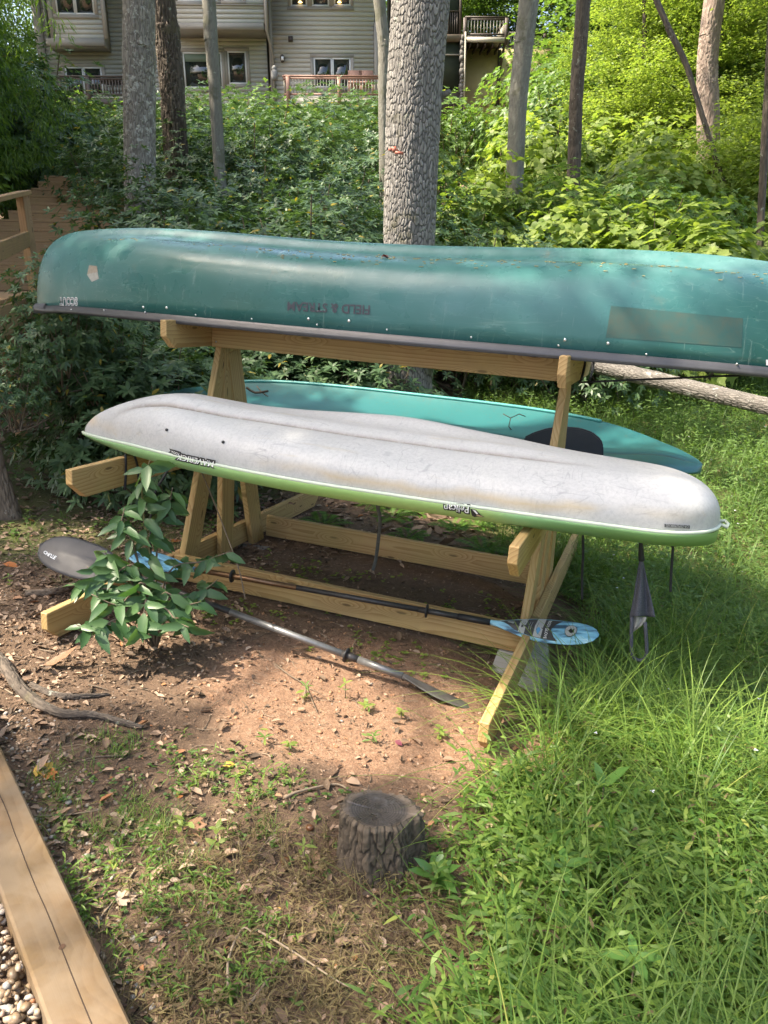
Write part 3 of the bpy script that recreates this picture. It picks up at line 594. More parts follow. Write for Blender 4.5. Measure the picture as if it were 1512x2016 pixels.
mb = MB(); q0 = WD(864, 192, 7.0); mb.tube(curve([q0+np.array([-.1, 0, -.05]), q0, WD(886, 180, 6.95)], 6), [.05, .04, .035, .03, .026, .02], 10, True, .8); mb.build(oak, 'broken_branch_stub', BGREY, True)
mb = MB(); pp = [WD(x, y, 6.755) for x, y in ((765, 293), (772, 296), (781, 293), (777, 300), (794, 302))]
for a_, b_, w_ in ((0, 1, .012), (1, 2, .022), (2, 3, .026), (3, 4, .011)): mb.bar(pp[a_], pp[b_], .004, w_*2)
mb.build(oak, 'red_marking_tape', simple('red_tape', (.38, .12, .08), .6))
tree('pale flaky barked tree with dark rot patches, thick left trunk before the house', 'pale_barked_tree', BPALE, [(276, 330), (275, 200), (274, 100), (274, 0)], 12.5, [.24, .22, .215, .215, .21, .2], 200, 520, 34, .15, .012, 15, crown=(CMID, 2, 2.4))
tree('dark furrowed tree close to the pale flaky trunk, on its right', 'dark_barked_tree', BDARK, [(345, 270), (338, 160), (328, 60), (320, 0)], 14.5, [.22, .2, .21, .20, .19, .18], 150, 420, 26, .34, .02, 25, crown=(CMID, 2, 2.4))
tree('slim grey young tree with pale lichen blotches in front of the wide house window', 'slim_grey_tree', BGREY, [(427, 240), (421, 140), (415, 70), (411, 0)], 13, [.085, .09, .095, .10, .09], 50, 200, 9, .3, .004, 35, crown=(CMID, 1, 1.8))
tree('slender grey tree almost hidden on the left edge of the large oak', 'slim_grey_tree', BGREY, [(757, 320), (756, 200), (756, 90), (747, 0)], 11.5, [.075, .075, .08, .08, .07], 50, 200, 9, .3, .004, 36)
tree('straight grey smooth trunk in front of the beige retaining wall', 'grey_smooth_tree', BGREY, [(1015, 310), (1020, 200), (1031, 90), (1041, 0)], 13, [.13, .13, .14, .145, .13], 70, 300, 14, .2, .004, 37, crown=(CBR, 2, 2.2))
tree('thin dark brown trunk standing to the right of the grey smooth one', 'thin_brown_tree', BDARK, [(1131, 290), (1135, 180), (1143, 80), (1149, 0)], 15, [.115, .115, .12, .12, .11], 60, 260, 12, .3, .008, 38, crown=(CBR, 2, 2.0))
tree('sunlit pinkish trunk leaning slightly at the far right of the slope', 'pinkish_barked_tree', BPINK, [(1393, 205), (1392, 150), (1396, 80), (1407, 0)], 19, [.25, .225, .205, .2, .19], 110, 300, 24, .2, .014, 39, crown=(CBR, 2, 2.4))
tree('very thin dark tree leaning left beside the pinkish trunk', 'leaning_thin_tree', BDARK, [(1380, 220), (1350, 125), (1318, 60), (1292, 0)], 17, [.05, .05, .055, .055, .05], 24, 120, 6, .3, .004, 40)
tree('thin dark stem at the right edge of the photo among bushes', 'thin_brown_tree', BDARK, [(1503, 330), (1507, 250), (1512, 180), (1515, 120)], 12, [.05, .05, .05, .045], 24, 120, 6, .3, .004, 41)
# fallen log on the right
P = [WD(1130, 700, 7.6), WD(1190, 722, 7.3), WD(1350, 762, 6.7), WD(1560, 812, 6.1)]
lg = thing('fallen_log', 'fallen grey trunk with lichen lying in the grass under the canoe, right', 'log', (P[1][0], P[1][1], P[1][2]-.1))
trunk(lg, P, [.085, .08, .072, .066, .06], BLOG, 110, 420, 26, .07, .005, 77, name='log', flare=0)
# ================= background foliage
ORD = 'first second third fourth fifth sixth seventh eighth ninth tenth eleventh twelfth thirteenth fourteenth fifteenth sixteenth'.split()
def put(proto, n, pxr, Dr, sr, label, cat, name, group, sz=1., seed=0, pyoff=None):
    random.seed(seed)
    for k in range(n):
        px = pxr[0]+(pxr[1]-pxr[0])*((k+.5)/n)+random.uniform(-.4, .4)*(pxr[1]-pxr[0])/n; D = random.uniform(*Dr); s = random.uniform(*sr)
        shrub(proto[k % len(proto)], label+', '+ORD[k]+' from the left', cat, px, 0, D, s, name=name, group=group, sz=s*sz)
lb = 'laurel shrub '
put(RHO, 5, (170, 400), (5.9, 6.4), (.6, .75), lb+'below the left half of the canoe', 'shrub', 'laurel_shrub', 'laurels below the canoe bow', .85, 1)
put(RHO, 4, (430, 760), (6.6, 7.6), (.6, .8), lb+'between the rack and the oak trunk', 'shrub', 'laurel_shrub', 'laurels behind the rack posts', .8, 2)
put(RHM, 9, (245, 780), (8.2, 9.6), (.9, 1.1), lb+'in the row just above the upturned canoe', 'shrub', 'laurel_shrub', 'laurels in the front row above the canoe', .95, 3)
put(RHM, 10, (250, 800), (10.5, 12.5), (.9, 1.15), lb+'halfway up the slope left of the oak', 'shrub', 'laurel_shrub', 'laurels halfway up the slope', 1., 4)
put(RHOF, 11, (235, 800), (14, 17), (1.15, 1.4), lb+'high on the slope below the grey trunks', 'shrub', 'laurel_shrub', 'laurels high on the slope', 1., 5)
put(RHOF, 12, (150, 800), (19, 23), (1.3, 1.6), lb+'near the top of the slope under the house', 'shrub', 'laurel_shrub', 'laurels near the house', 1., 6)
put(MIDS, 12, (130, 980), (26, 29), (1.25, 1.6), 'sunlit green shrub right below the balconies of the house', 'shrub', 'green_shrub', 'shrubs below the balconies', 1., 7)
put(RHM, 6, (860, 1240), (8.6, 9.8), (.75, .95), lb+'just right of the oak above the canoe', 'shrub', 'laurel_shrub', 'laurels right of the oak', .95, 8)
put([MIDS[0], BRS[0], MIDS[1]], 9, (870, 1420), (11, 14.5), (.9, 1.15), 'loose green shrub on the slope right of the oak', 'shrub', 'green_shrub', 'green shrubs right of the oak', 1., 9)
put([LOBS], 7, (1200, 1560), (9.6, 12), (.55, .8), 'sapling with lobed bright leaves at the right edge', 'shrub', 'broadleaf_sapling', 'lobed leaf saplings on the right', 1.2, 10)
put(BRS, 11, (1010, 1580), (16, 20), (1.0, 1.3), 'bright yellow green shrub high on the right slope', 'shrub', 'bright_shrub', 'bright shrubs on the right slope', 1.1, 11)
put(MIDS, 8, (1010, 1600), (22, 28), (1.5, 2.0), 'tall green shrub at the top of the right slope', 'shrub', 'green_shrub', 'tall shrubs on the right', 1.2, 12)
NT = {'bright leafy trees on the right': sorted([1240, 1320, 1380, 1450, 1560, 1620, 1290, 1400, 1531]), 'trees behind the house': sorted([1000, 1150, 1300, 1450, 1600, 850, -60, 20, 940]), 'drooping trees above the stairs': sorted([-150, -100, -200, -40, -120])}
def NTH(g, px): return ', '+ORD[NT[g].index(px)]+' from the left'
def bgtree(px, D, h, s, proto, label, group, n=5, name='understory_tree', lowz=1.2, tm=BDARK, r=.1):
    w = WD(px, 300, D); g_ = float(G(w[0], w[1])); t = thing(name, label+(', about %s metres tall' % {7:'seven',9:'nine',7.5:'seven and a half',10:'ten',8:'eight',12:'twelve',13:'thirteen',14:'fourteen',16:'sixteen',17:'seventeen',15:'fifteen',11:'eleven',5.5:'five'}[h] if False else NTH(group, px)), 'tree', (w[0], w[1], g_), group=group)
    mb = MB(); mb.tube(curve([(w[0], w[1], g_-.3), (w[0]+.2, w[1], g_+h*.5), (w[0]-.1, w[1]+.2, g_+h)], 8), np.linspace(r, r*.4, 8), 8, True, .2); mb.build(t, 'trunk', tm, True)
    for k in range(n):
        c = link('crown', proto[k % len(proto)], t); sc = s*random.uniform(.75, 1.15); a = random.random()*6.28; rr = s*.8*random.random()
        c.location = (math.cos(a)*rr, math.sin(a)*rr, lowz+(h-lowz)*(k+.5)/n); c.scale = (sc, sc, sc*.8); c.rotation_euler = (0, 0, a)
random.seed(5)
bgn = [0]
for px, D, h, s in ((1240, 24, 6.5, 1.5), (1320, 26, 8, 2.0), (1380, 23, 7, 1.6), (1450, 27, 10, 2.4), (1560, 24, 8, 2.0), (1620, 18, 7, 1.8), (1290, 31, 12, 2.8), (1400, 30, 13, 3.0), (1531, 33, 13, 3.2)):
    bgtree(px, D, h, s, CBR, 'bright yellow green tree on the upper right slope', 'bright leafy trees on the right')
for px, D, h, s in ((1000, 44, 14, 4), (1150, 42, 16, 4.4), (1300, 40, 17, 4.6), (1450, 38, 17, 4.6), (1600, 36, 17, 4.6), (850, 48, 16, 4.4), (-60, 38, 15, 4.4), (20, 46, 16, 4.6), (940, 42, 11, 3)):
    bgtree(px, D, h, s, CMID, 'tall green tree standing behind the house and slope', 'trees behind the house', 6)
for px, D, h, s in ((-150, 16, 7, 1.3), (-100, 18.5, 8, 1.3), (-200, 20, 9, 2.0), (-40, 22.5, 9, 1.4), (-120, 17.3, 5.5, 1.2)):
    bgtree(px, D, h, s, CDRK, 'tree with drooping narrow leaves above the stairs', 'drooping trees above the stairs', 7, 'drooping_tree', 1.0)
put(RHOF, 4, (-40, 130), (19.5, 22), (1.6, 2.0), lb+'in shade at the top of the stairs', 'shrub', 'laurel_shrub', 'laurels at the stair top', 1., 14)
# trees out of view, one added with leaf clumps placed to dapple the light
SHADE_CLUMPS = [  # ground spot (x, y) an added clump is placed to shade, clump size
 (-1.0, .9, 1.0), (-2.3, .3, .7), (.4, .9, .75), (-1.6, -.05, .5), (-.55, .1, .55), (-3.2, 1.6, 1.1), (-1.5, -1.75, .5), (-.4, -1.8, .5), (.35, -1.25, .35), (.9, -1.95, .45),
 (1.5, -.6, .4), (-2.9, 4.2, 1.3), (-5.5, 3.5, 1.5), (-4.4, 8, 1.6), (-3., -1.2, .45), (-.9, 6.4, 1.3), (-9, 9, 2.), (-1.9, 1.3, .8), (-.4, .45, .45), (.15, .3, .5), (-.9, .3, .5), (-.1, .9, .6), (-1.2, .25, .45), (.35, .0, .5), (-.1, -.1, .4), (.75, .2, .45), (-1.9, .1, .5), (1.15, -1.25, .42), (.55, -1.75, .38), (2.0, .9, .5), (.0, -.2, .38)]
random.seed(12)
for k, (x, y, h, s) in enumerate(((-12, -7, 11, 3.2), (-13, -1, 12, 3.4), (-11.5, 4, 10, 2.8), (-8, -13, 12, 3.4), (10, -6, 10, 3.0), (13, 1, 11, 3.2))):
    g_ = float(G(x, y)); t = thing('broadleaf_tree', 'green tree standing beside the clearing outside the left edge, '+ORD[k]+' one' if x < 0 else 'green tree standing beside the clearing outside the right edge, '+ORD[k-4]+' one', 'tree', (x, y, g_))
    mb = MB(); mb.tube([(x, y, g_-.2), (x+.2, y, g_+h*.5), (x, y+.2, g_+h)], [.2, .15, .07], 10, True, .2); mb.build(t, 'trunk', BDARK, True)
    for q in range(7): c = link('crown', CMID[q % 2], t); a = q*2.4; c.location = (math.cos(a)*s*.5, math.sin(a)*s*.5, h*.18+h*.8*(q+.5)/7); c.scale = (s*.8, s*.8, s*.7); c.rotation_euler = (0, 0, a)
sh = thing('added_shade_tree', 'unseen tree added left of the stairs, its leaf clumps placed to dapple the rack', 'tree', (-7.5, -2.5, float(G(-7.5, -2.5))))  # added unseen blocker: trunk and limbs carry the clumps that shape the shade
mb = MB(); g_ = float(G(-7.5, -2.5)); mb.tube(curve([(-7.5, -2.5, g_-.2), (-7.4, -2.5, 4), (-7.0, -2.2, 8.5), (-6.8, -2.0, 12)], 14), np.linspace(.32, .1, 14), 12, True, .3); mb.build(sh, 'trunk', BDARK, True)
random.seed(9)
for x, y, s in SHADE_CLUMPS:
    h = 9.0; P = np.array([x, y, .3])+sd*(h/sd[2]); c = link('crown', CSH, sh); c.location = Vector(P)-BASE[sh.name]; c.scale = (s, s, s*.9); c.rotation_euler = (0, 0, random.random()*6.28)
    mb = MB(); mb.tube(curve([(-7.2, -2.3, 6.5+random.random()*2), (np.array([-7.2, -2.3, 9.])+P)/2+np.array([0, 0, .4]), P], 7), np.linspace(.07, .012, 7), 5, False, .3); mb.build(sh, 'limb', BDARK, True)
# ================= THE RACK (rack frame; legs and arms of treated pine)
Lx = 2.0; TT = .038; HH = .14; ZT, ZM, ZS = 1.264, .616, 0.0
rk = thing('boat_rack', 'new pine boat rack of two A frames joined by long rails, carrying three boats', 'rack', (-1, .6, -.14), M4)
for x in (TT/2, -Lx+TT/2):
    board(rk, 'sleeper', (x, -.814, ZS-HH/2), (x, 2.02, ZS-HH/2), HH, TT, (0, 0, 1), WOOD, .07, .07)
    board(rk, 'middle_arm', (x, -.628, ZM-HH/2), (x, 1.83, ZM-HH/2), HH, TT, (0, 0, 1), WOOD, .085, .085)
    board(rk, 'top_arm', (x, .07, ZT-HH/2), (x, 1.13, ZT-HH/2), HH, TT, (0, 0, 1), WOOD, .07, .07)
for x in (-TT/2-.001, -Lx+TT*1.5+.001):
    s = -1 if x > -1 else 1
    board(rk, 'post', (x, .25-.31*.13, -.13), (x, .25+.31*1.10, 1.10), HH, TT, (0, 1, 0), WOOD)
    board(rk, 'post', (x+s*.003, .62, -.135), (x+s*.003, .62, 1.118), HH-.006, TT, (0, 1, 0), WOOD)
    board(rk, 'post', (x+s*.006, .96+.28*.17, -.17), (x+s*.006, .96-.28*1.10, 1.10), HH, TT, (0, 1, 0), WOOD)
board(rk, 'top_rail', (-Lx+TT+.002, .50, ZT-HH/2-.002), (-.002, .50, ZT-HH/2-.002), HH, TT, (0, 0, 1), WOOD)
board(rk, 'lower_rail', (-Lx+TT+.002, .143, ZS-HH/2+.001), (-.002, .143, ZS-HH/2+.001), HH, TT, (0, 0, 1), WOOD)
board(rk, 'lower_rail', (-Lx+TT+.045, 1.115, ZS-HH/2+.001), (-.045, 1.115, ZS-HH/2+.001), HH, TT, (0, 0, 1), WOOD)
mb = MB()
for x, y, z in ((-1.93, .48, 1.24), (-1.93, .48, 1.15), (-.04, .48, 1.24), (-.04, .48, 1.16), (.0385, .25, .56), (.0385, .3, .52)): mb.tube([(x, y, z), (x, y-.003, z)] if x < 0 else [(x, y, z), (x+.003, y, z)], .005, 8)
mb.build(rk, 'screws', RIV, kind='stuff')
# concrete pier block under the right end, cinder blocks at the back left
def frus(t, name, cx, cy, z0, z1, b0, b1, m, parent=None):
    bm = bmesh.new(); V = []
    for z, b in ((z0, b0), (z1, b1)): V += [(cx-b, cy-b, z), (cx+b, cy-b, z), (cx+b, cy+b, z), (cx-b, cy+b, z)]
    b = BASE[t.name]; vv = [bm.verts.new(Vector(v)-b) for v in V]
    for f in ((0, 3, 2, 1), (4, 5, 6, 7), (0, 1, 5, 4), (1, 2, 6, 5), (2, 3, 7, 6), (3, 0, 4, 7)): bm.faces.new([vv[i] for i in f])
    bmesh.ops.bevel(bm, geom=bm.edges[:], offset=.007, segments=2, affect='EDGES'); return bmesh_obj(name, bm, m, parent or t)
pb = thing('pier_block', 'pale concrete pier block under the right front corner of the rack', 'concrete block', (-.012, .20, -.36), M4); frus(pb, 'block', -.012, .215, -.37, -.143, .15, .105, CONC)
for k, (x, y, lab) in enumerate(((-1.90, .93, 'dark grey block at the foot of the left rear post, nearer one'), (-1.76, 1.12, 'dark grey block under the rear rail, farther one'))):
    c = thing('grey_block', lab, 'concrete block', (x, y, -.27), M4); bm = bmesh.new(); bmesh.ops.create_cube(bm, size=1)
    for v in bm.verts: v.co = Vector((v.co.x*.2, v.co.y*.13, v.co.z*.09+.07))
    bmesh.ops.bevel(bm, geom=bm.edges[:], offset=.006, segments=2, affect='EDGES'); bmesh_obj('block', bm, CIND, c)
# ================= CANOE
CN, n, b = mat('green_canoe_hull'); v = objco(n)
base = mix(n, noise(n, v, 2.2, 3), (.016, .09, .078), (.025, .125, .112))
scm = N(n, 'Mapping'); scm.inputs['Scale'].default_value = (3, 30, 26); scm.inputs['Rotation'].default_value = (0, .12, 0); L(n, v, scm.inputs[0])
sc1 = ramp(n, noise(n, scm.outputs[0], 1.6, 6, .75, .6), [(.60, (0, 0, 0)), (.66, (.5, .5, .5)), (.70, (0, 0, 0))])
sm2 = N(n, 'Mapping'); sm2.inputs['Scale'].default_value = (26, 6, 3); sm2.inputs['Rotation'].default_value = (0, -.5, .2); L(n, v, sm2.inputs[0])
sc2 = ramp(n, noise(n, sm2.outputs[0], 1.5, 5, .7, .5), [(.63, (0, 0, 0)), (.67, (.4, .4, .4)), (.70, (0, 0, 0))])
sx = N(n, 'SeparateXYZ'); L(n, v, sx.inputs[0])
up = ramp(n, sx.outputs[2], [(.0, (0, 0, 0)), (.30, (.25, .25, .25)), (.44, (1, 1, 1))])
c = mix(n, mth(n, 'MULTIPLY', sc1, .8), base, (.22, .40, .36)); c = mix(n, sc2, c, (.34, .44, .40))
for rot_, sc_, mk in (((0, -.06, 0), (1.2, 16, 22), 1.7), ((0, .12, .05), (1.6, 30, 34), 3.2)):
    q_ = N(n, 'Mapping'); q_.inputs['Rotation'].default_value = rot_; q_.inputs['Scale'].default_value = sc_; L(n, v, q_.inputs[0])
    ln_ = ramp(n, noise(n, q_.outputs[0], 1.1, 2, .4, .15), [(.491, (0, 0, 0)), (.5, (1, 1, 1)), (.509, (0, 0, 0))]); mk_ = ramp(n, noise(n, v, mk, 4), [(.52, (0, 0, 0)), (.66, (.55, .55, .55))]); c = mix(n, mth(n, 'MULTIPLY', ln_, mk_), c, (.22, .33, .28))
fade = ramp(n, noise(n, v, 1.3, 3), [(.4, (0, 0, 0)), (.65, (.55, .55, .55))]); c = mix(n, fade, c, (.055, .165, .17))
c = mix(n, mth(n, 'MULTIPLY', up, ramp(n, noise(n, v, 7., 5, .7), [(.35, (.15, .15, .15)), (.7, (.6, .6, .6))])), c, (.15, .27, .27))
dirt = ramp(n, noise(n, v, 5., 6, .75), [(.60, (0, 0, 0)), (.68, (.5, .5, .5))]); c = mix(n, mth(n, 'MULTIPLY', dirt, mth(n, 'ADD', mth(n, 'MULTIPLY', up, .8), .15)), c, (.20, .16, .10))
L(n, c, b.inputs[0]); L(n, ramp(n, noise(n, v, 6., 4), [(.3, (.2, .2, .2)), (.7, (.40, .40, .40))]), b.inputs['Roughness']); bump(n, b, noise(n, v, 4., 3), .25, .01)
HL = 2.27; CXc = -3.29+HL; CYc = .60; CB = .46
def c_half(x): u = min(1, abs(x-CXc)/HL); return CB*max(0, (1-u**2.6))**.85
def c_sheer(x): u = abs(x-CXc)/HL; return 1.286-.052*u**3
def c_keel(x):
    a = abs(x-CXc); d = HL-a; r_ = .42; k = 1.0 if d > r_ else max(0, 1-((r_-d)/r_)**3.0)**(1/2.5)
    return c_sheer(x)+(.372+.045*float(sst(.05, .75, a/HL)))*k
def c_pt(x, s):                             # s in [-1,1] from near gunwale over the keel to the far one
    b_ = c_half(x); z0 = c_sheer(x); dz = c_keel(x)-z0; u = min(1, abs(x-CXc)/HL); a = abs(s)*math.pi/2; e_ = .50+.45*u**3
    y = b_*math.copysign(abs(math.sin(a))**e_ if False else abs(math.sin(a))**(e_+.0), s); z = z0+dz*max(0, math.cos(a))**(e_*1.0)
    sh_ = 1-u**5; ay = abs(y)
    z += sh_*(.058*math.exp(-(ay/.045)**2)-.012*math.exp(-((ay-.12)/.05)**2)-.035*(ay/CB)**2*min(1, dz/.3))
    return (x, CYc-y*(-1 if False else 1)*1.0, z) if True else None
def canoe_y(x, z):                          # near side (small y) surface at a height, for prints and rivets
    lo, hi = .02, 1.0
    for _ in range(30):
        m_ = (lo+hi)/2
        if c_pt(x, m_)[2] > z: lo = m_
        else: hi = m_
    return c_pt(x, lo)[1]
cn = thing('green_canoe', 'long green canoe lying upside down on the top arms of the rack', 'canoe', (CXc, CYc, 1.264), M4)
uu = np.sin(np.linspace(-math.pi/2, math.pi/2, 150)); tt_ = np.linspace(-1, 1, 91); ss = tt_*np.abs(tt_)
V = [c_pt(CXc+HL*.9995*u, s) for u in uu for s in ss]; k = len(ss)
Q = [(i*k+j, i*k+j+1, (i+1)*k+j+1, (i+1)*k+j) for i in range(len(uu)-1) for j in range(k-1)]
hull = part(cn, 'hull', V, [Q], CN, True); md = hull.modifiers.new('shell', 'SOLIDIFY'); md.thickness = .006; md.offset = -1
for s in (1, -1):
    P = []
    for u in np.linspace(-1, 1, 90):
        x = CXc+(HL-.02)*u; p = c_pt(x, s*.999); P.append((x, p[1]-s*.006, p[2]))
    mb = MB(); n_ = len(P)
    prof = [(.016, .022), (.016, .004), (.024, -.002), (.024, -.018), (.012, -.022), (-.012, -.022), (-.014, -.016), (-.014, .022)]
    VV = [(x, y-s*a_, z+b_) for x, y, z in P for a_, b_ in prof]; q = len(prof)
    mb.add(VV, [(i*q+j, i*q+(j+1) % q, (i+1)*q+(j+1) % q, (i+1)*q+j) for i in range(n_-1) for j in range(q)]); mb.build(cn, 'gunwale', TRIMG, True)
for sg in (-1, 1):
    xe = CXc+sg*HL; mb = MB(); pts = []
    for q in np.linspace(0, 1, 8):
        x = xe+sg*.015-sg*q*.20; w_ = max(.018, c_half(x)+.028) if q > .12 else .02+.02*q; z = c_sheer(min(max(x, CXc-HL), CXc+HL)); pts += [(x, CYc-w_, z-.027), (x, CYc-w_, z+.016), (x, CYc-w_+.02, z+.032), (x, CYc+w_-.02, z+.032), (x, CYc+w_, z+.016), (x, CYc+w_, z-.027)]
    Q = [(i*6+j, i*6+(j+1) % 6, (i+1)*6+(j+1) % 6, (i+1)*6+j) for i in range(7) for j in range(6)]
    mb.add(pts, Q+[(0, 1, 2, 3), (0, 3, 4, 5)]); mb.build(cn, 'end_cap', CAPG)
def onhull(px, py, off=.0):
    y = .2
    for _ in range(8): P = U(px, py, 1, y); y = canoe_y(P[0], P[2])
    return np.array([P[0], y-off, P[2]])
def rivet(px, py, r_):
    P = onhull(px, py); bm = bmesh.new(); bmesh.ops.create_uvsphere(bm, u_segments=10, v_segments=6, radius=r_)
    for v in bm.verts: v.co.y *= .6; v.co += Vector(P)-BASE[cn.name]
    bmesh_obj('rivet', bm, RIV, cn, smooth=True)
for q in ((282, 605), (328, 606), (607, 628), (687, 632), (1112, 669), (1197, 676)): rivet(*q, .0075)
for q in ((146, 610), (210, 611), (291, 615), (390, 620), (500, 628), (628, 639), (765, 649), (930, 664), (1101, 680), (1273, 697), (1450, 716)):
    P = onhull(*q, .022); bm = bmesh.new(); bmesh.ops.create_uvsphere(bm, u_segments=8, v_segments=5, radius=.005)
    for v in bm.verts: v.co += Vector(P)-BASE[cn.name]
    bmesh_obj('rivet', bm, RIV, cn, smooth=True)
def textmesh(body, size, shear=0, bold=0):
    cu = bpy.data.curves.new('lettering', 'FONT'); cu.body = body; cu.size = size; cu.shear = shear; cu.offset = bold; cu.resolution_u = 3; cu.align_x = 'CENTER'
    o = bpy.data.objects.new('tmp', cu); COL.objects.link(o); dg = bpy.context.evaluated_depsgraph_get(); dg.update()
    me = bpy.data.meshes.new_from_object(o.evaluated_get(dg)); bpy.data.objects.remove(o)
    bm = bmesh.new(); bm.from_mesh(me)
    for _ in range(1): bmesh.ops.triangulate(bm, faces=bm.faces); bmesh.ops.subdivide_edges(bm, edges=[e for e in bm.edges if e.calc_length() > size*.3], cuts=1, use_grid_fill=False)
    bmesh.ops.triangulate(bm, faces=bm.faces); V = np.array([v.co[:] for v in bm.verts]); T = np.array([[v.index for v in f.verts] for f in bm.faces]); bm.free()
    return V, T
def print_on(t, name, body, size, c_px, r_px, surf, m, off, shear=0, bold=0, wide=1, parent=None):
    """lettering turned upside down: its local +x runs from c_px towards the left along r_px"""
    V, T = textmesh(body, size, shear, bold); V[:, 1] -= size*.36; a = np.array(c_px); d_ = np.array(r_px)
    out = []
    for x, y, _ in V: out.append(surf(a, d_, x*wide, y, off))
    o = part(t, name, out, [T], m, parent=parent); return o
def canoe_surf(a, d_, x, y, off):            # a = (X, Z) centre; d_ = (dX, dZ) unit along the words
    X_ = a[0]+d_[0]*x+d_[1]*y; Z_ = a[1]+d_[1]*x-d_[0]*y*-1 if False else a[1]+d_[1]*x+d_[0]*y
    X_ = a[0]+d_[0]*x-d_[1]*y; return (X_, canoe_y(X_, Z_)-off, Z_)
P0 = onhull(752, 612); P1 = onhull(545, 602); dv = np.array([P1[0]-P0[0], P1[2]-P0[2]]); wl_ = np.linalg.norm(dv); dv /= wl_; mid = (np.array([P0[0], P0[2]])+np.array([P1[0], P1[2]]))/2
print_on(cn, 'lettering', 'FIELD & STREAM', .058, mid, dv, canoe_surf, PRG, .003, 0, .0012, wl_/.53)
P0 = onhull(152, 594); P1 = onhull(119, 594); dv = np.array([P1[0]-P0[0], P1[2]-P0[2]]); wl_ = np.linalg.norm(dv); dv /= wl_; mid = (np.array([P0[0], P0[2]])+np.array([P1[0], P1[2]]))/2
print_on(cn, 'lettering_outline', 'SCOUT', .060, mid, dv, canoe_surf, PLW, .003, 0, .0035, wl_/.185); print_on(cn, 'lettering', 'SCOUT', .060, mid, dv, canoe_surf, PLK, .005, 0, -.0008, wl_/.185)
def patch(t, name, px, m, off, n_=10, parent=None):
    c = np.array(px, float); P = []
    for a in np.linspace(0, 1, n_+1):
        for b_ in np.linspace(0, 1, 5): q = (c[0]*(1-a)+c[1]*a)*(1-b_)+(c[3]*(1-a)+c[2]*a)*b_; P.append(onhull(q[0], q[1], off))
    return part(t, name, P, [[(i*5+j, i*5+j+1, (i+1)*5+j+1, (i+1)*5+j) for i in range(n_) for j in range(4)]], m)
GHO, n, b = mat('old_sticker_ghost'); v = objco(n); L(n, mix(n, ramp(n, noise(n, v, 9., 6, .75), [(.4, (0, 0, 0)), (.65, (1, 1, 1))]), (.03, .10, .095), (.06, .095, .078)), b.inputs[0]); b.inputs['Roughness'].default_value = .75
patch(cn, 'sticker_mark', ((1203, 602), (1463, 627), (1460, 684), (1193, 664)), GHO, .0012)
patch(cn, 'torn_sticker', ((176, 522), (191, 524), (193, 536), (172, 540)), simple('torn_tan_sticker', (.30, .25, .19), .8, 0, .4, 60), .0014, 3)
patch(cn, 'torn_sticker', ((171, 540), (192, 535), (195, 549), (181, 555)), simple('torn_grey_sticker', (.36, .35, .31), .8, 0, .4, 60), .0014, 3)
patch(cn, 'white_number', ((1508, 708), (1530, 710), (1530, 721), (1508, 719)), PLW, .003, 2)
random.seed(3); mb = MB()
for k in range(170):
    x = random.uniform(-1.6, 1.1) if k < 130 else random.uniform(-2.7, 1.1); s = random.uniform(.18, .42)+random.gauss(0, .03) if k % 3 else .235+random.gauss(0, .015); p = c_pt(x, s); a = random.gauss(0, .5); l_ = random.uniform(.006, .022)
    mb.bar((x, p[1], p[2]+.002), (x+math.cos(a)*l_, p[1]+math.sin(a)*l_, p[2]+.0025), .0028, .002)
o = thing('fallen_needles', 'scattered yellow needles and bits lying along the top of the canoe', 'debris', (-.5, .4, 1.7), M4)
oo = mb.build(o, 'bits', simple('yellow_needle', (.50, .36, .13), .8, 0, .3, 200), kind='stuff')
rl = thing('red_leaf', 'small curled dark red leaf on top of the canoe left of the oak trunk', 'leaf', c_pt(-.93, .23), M4)
V, Q, T, A = leafset([(0, 0, .004), (.01, 0, .006)], np.array([[1., .3, .4], [.9, -.5, .1]]), np.array([[0, -.5, 1.], [.3, .6, 1]]), .045, .025, OV6, .3); part(rl, 'blade', V+np.array(BASE[rl.name]), [Q, T], simple('red_dead_leaf', (.18, .04, .025), .7), attr={'tint': A})
# ================= WHITE AND GREEN KAYAK (upside down on the middle arms)
KW, n, b = mat('scuffed_white_hull'); v = objco(n)
c = mix(n, noise(n, v, 11., 6, .7), (.40, .40, .405), (.56, .555, .545)); 
c = mix(n, ramp(n, noise(n, v, 70., 5, .8), [(.45, (0, 0, 0)), (.62, (.5, .5, .5))]), c, (.34, .34, .35))
stm = N(n, 'Mapping'); stm.inputs['Scale'].default_value = (1.2, 14, 14); L(n, v, stm.inputs[0])
c = mix(n, ramp(n, noise(n, stm.outputs[0], 1.5, 5, .7), [(.60, (0, 0, 0)), (.70, (.35, .35, .35))]), c, (.42, .33, .18))
scr = N(n, 'Mapping'); scr.inputs['Scale'].default_value = (60, 9, 9); scr.inputs['Rotation'].default_value = (0, .5, .7); L(n, v, scr.inputs[0])
c = mix(n, ramp(n, noise(n, scr.outputs[0], 1., 4, .6, .5), [(.66, (0, 0, 0)), (.69, (.55, .55, .55)), (.72, (0, 0, 0))]), c, (.27, .27, .29))
gv = N(n, 'Attribute', attribute_name='groove').outputs['Fac']; c = mix(n, mth(n, 'MULTIPLY', gv, ramp(n, noise(n, v, 24., 5, .7), [(.3, (.5, .5, .5)), (.5, (1, 1, 1))])), c, (.11, .075, .05))
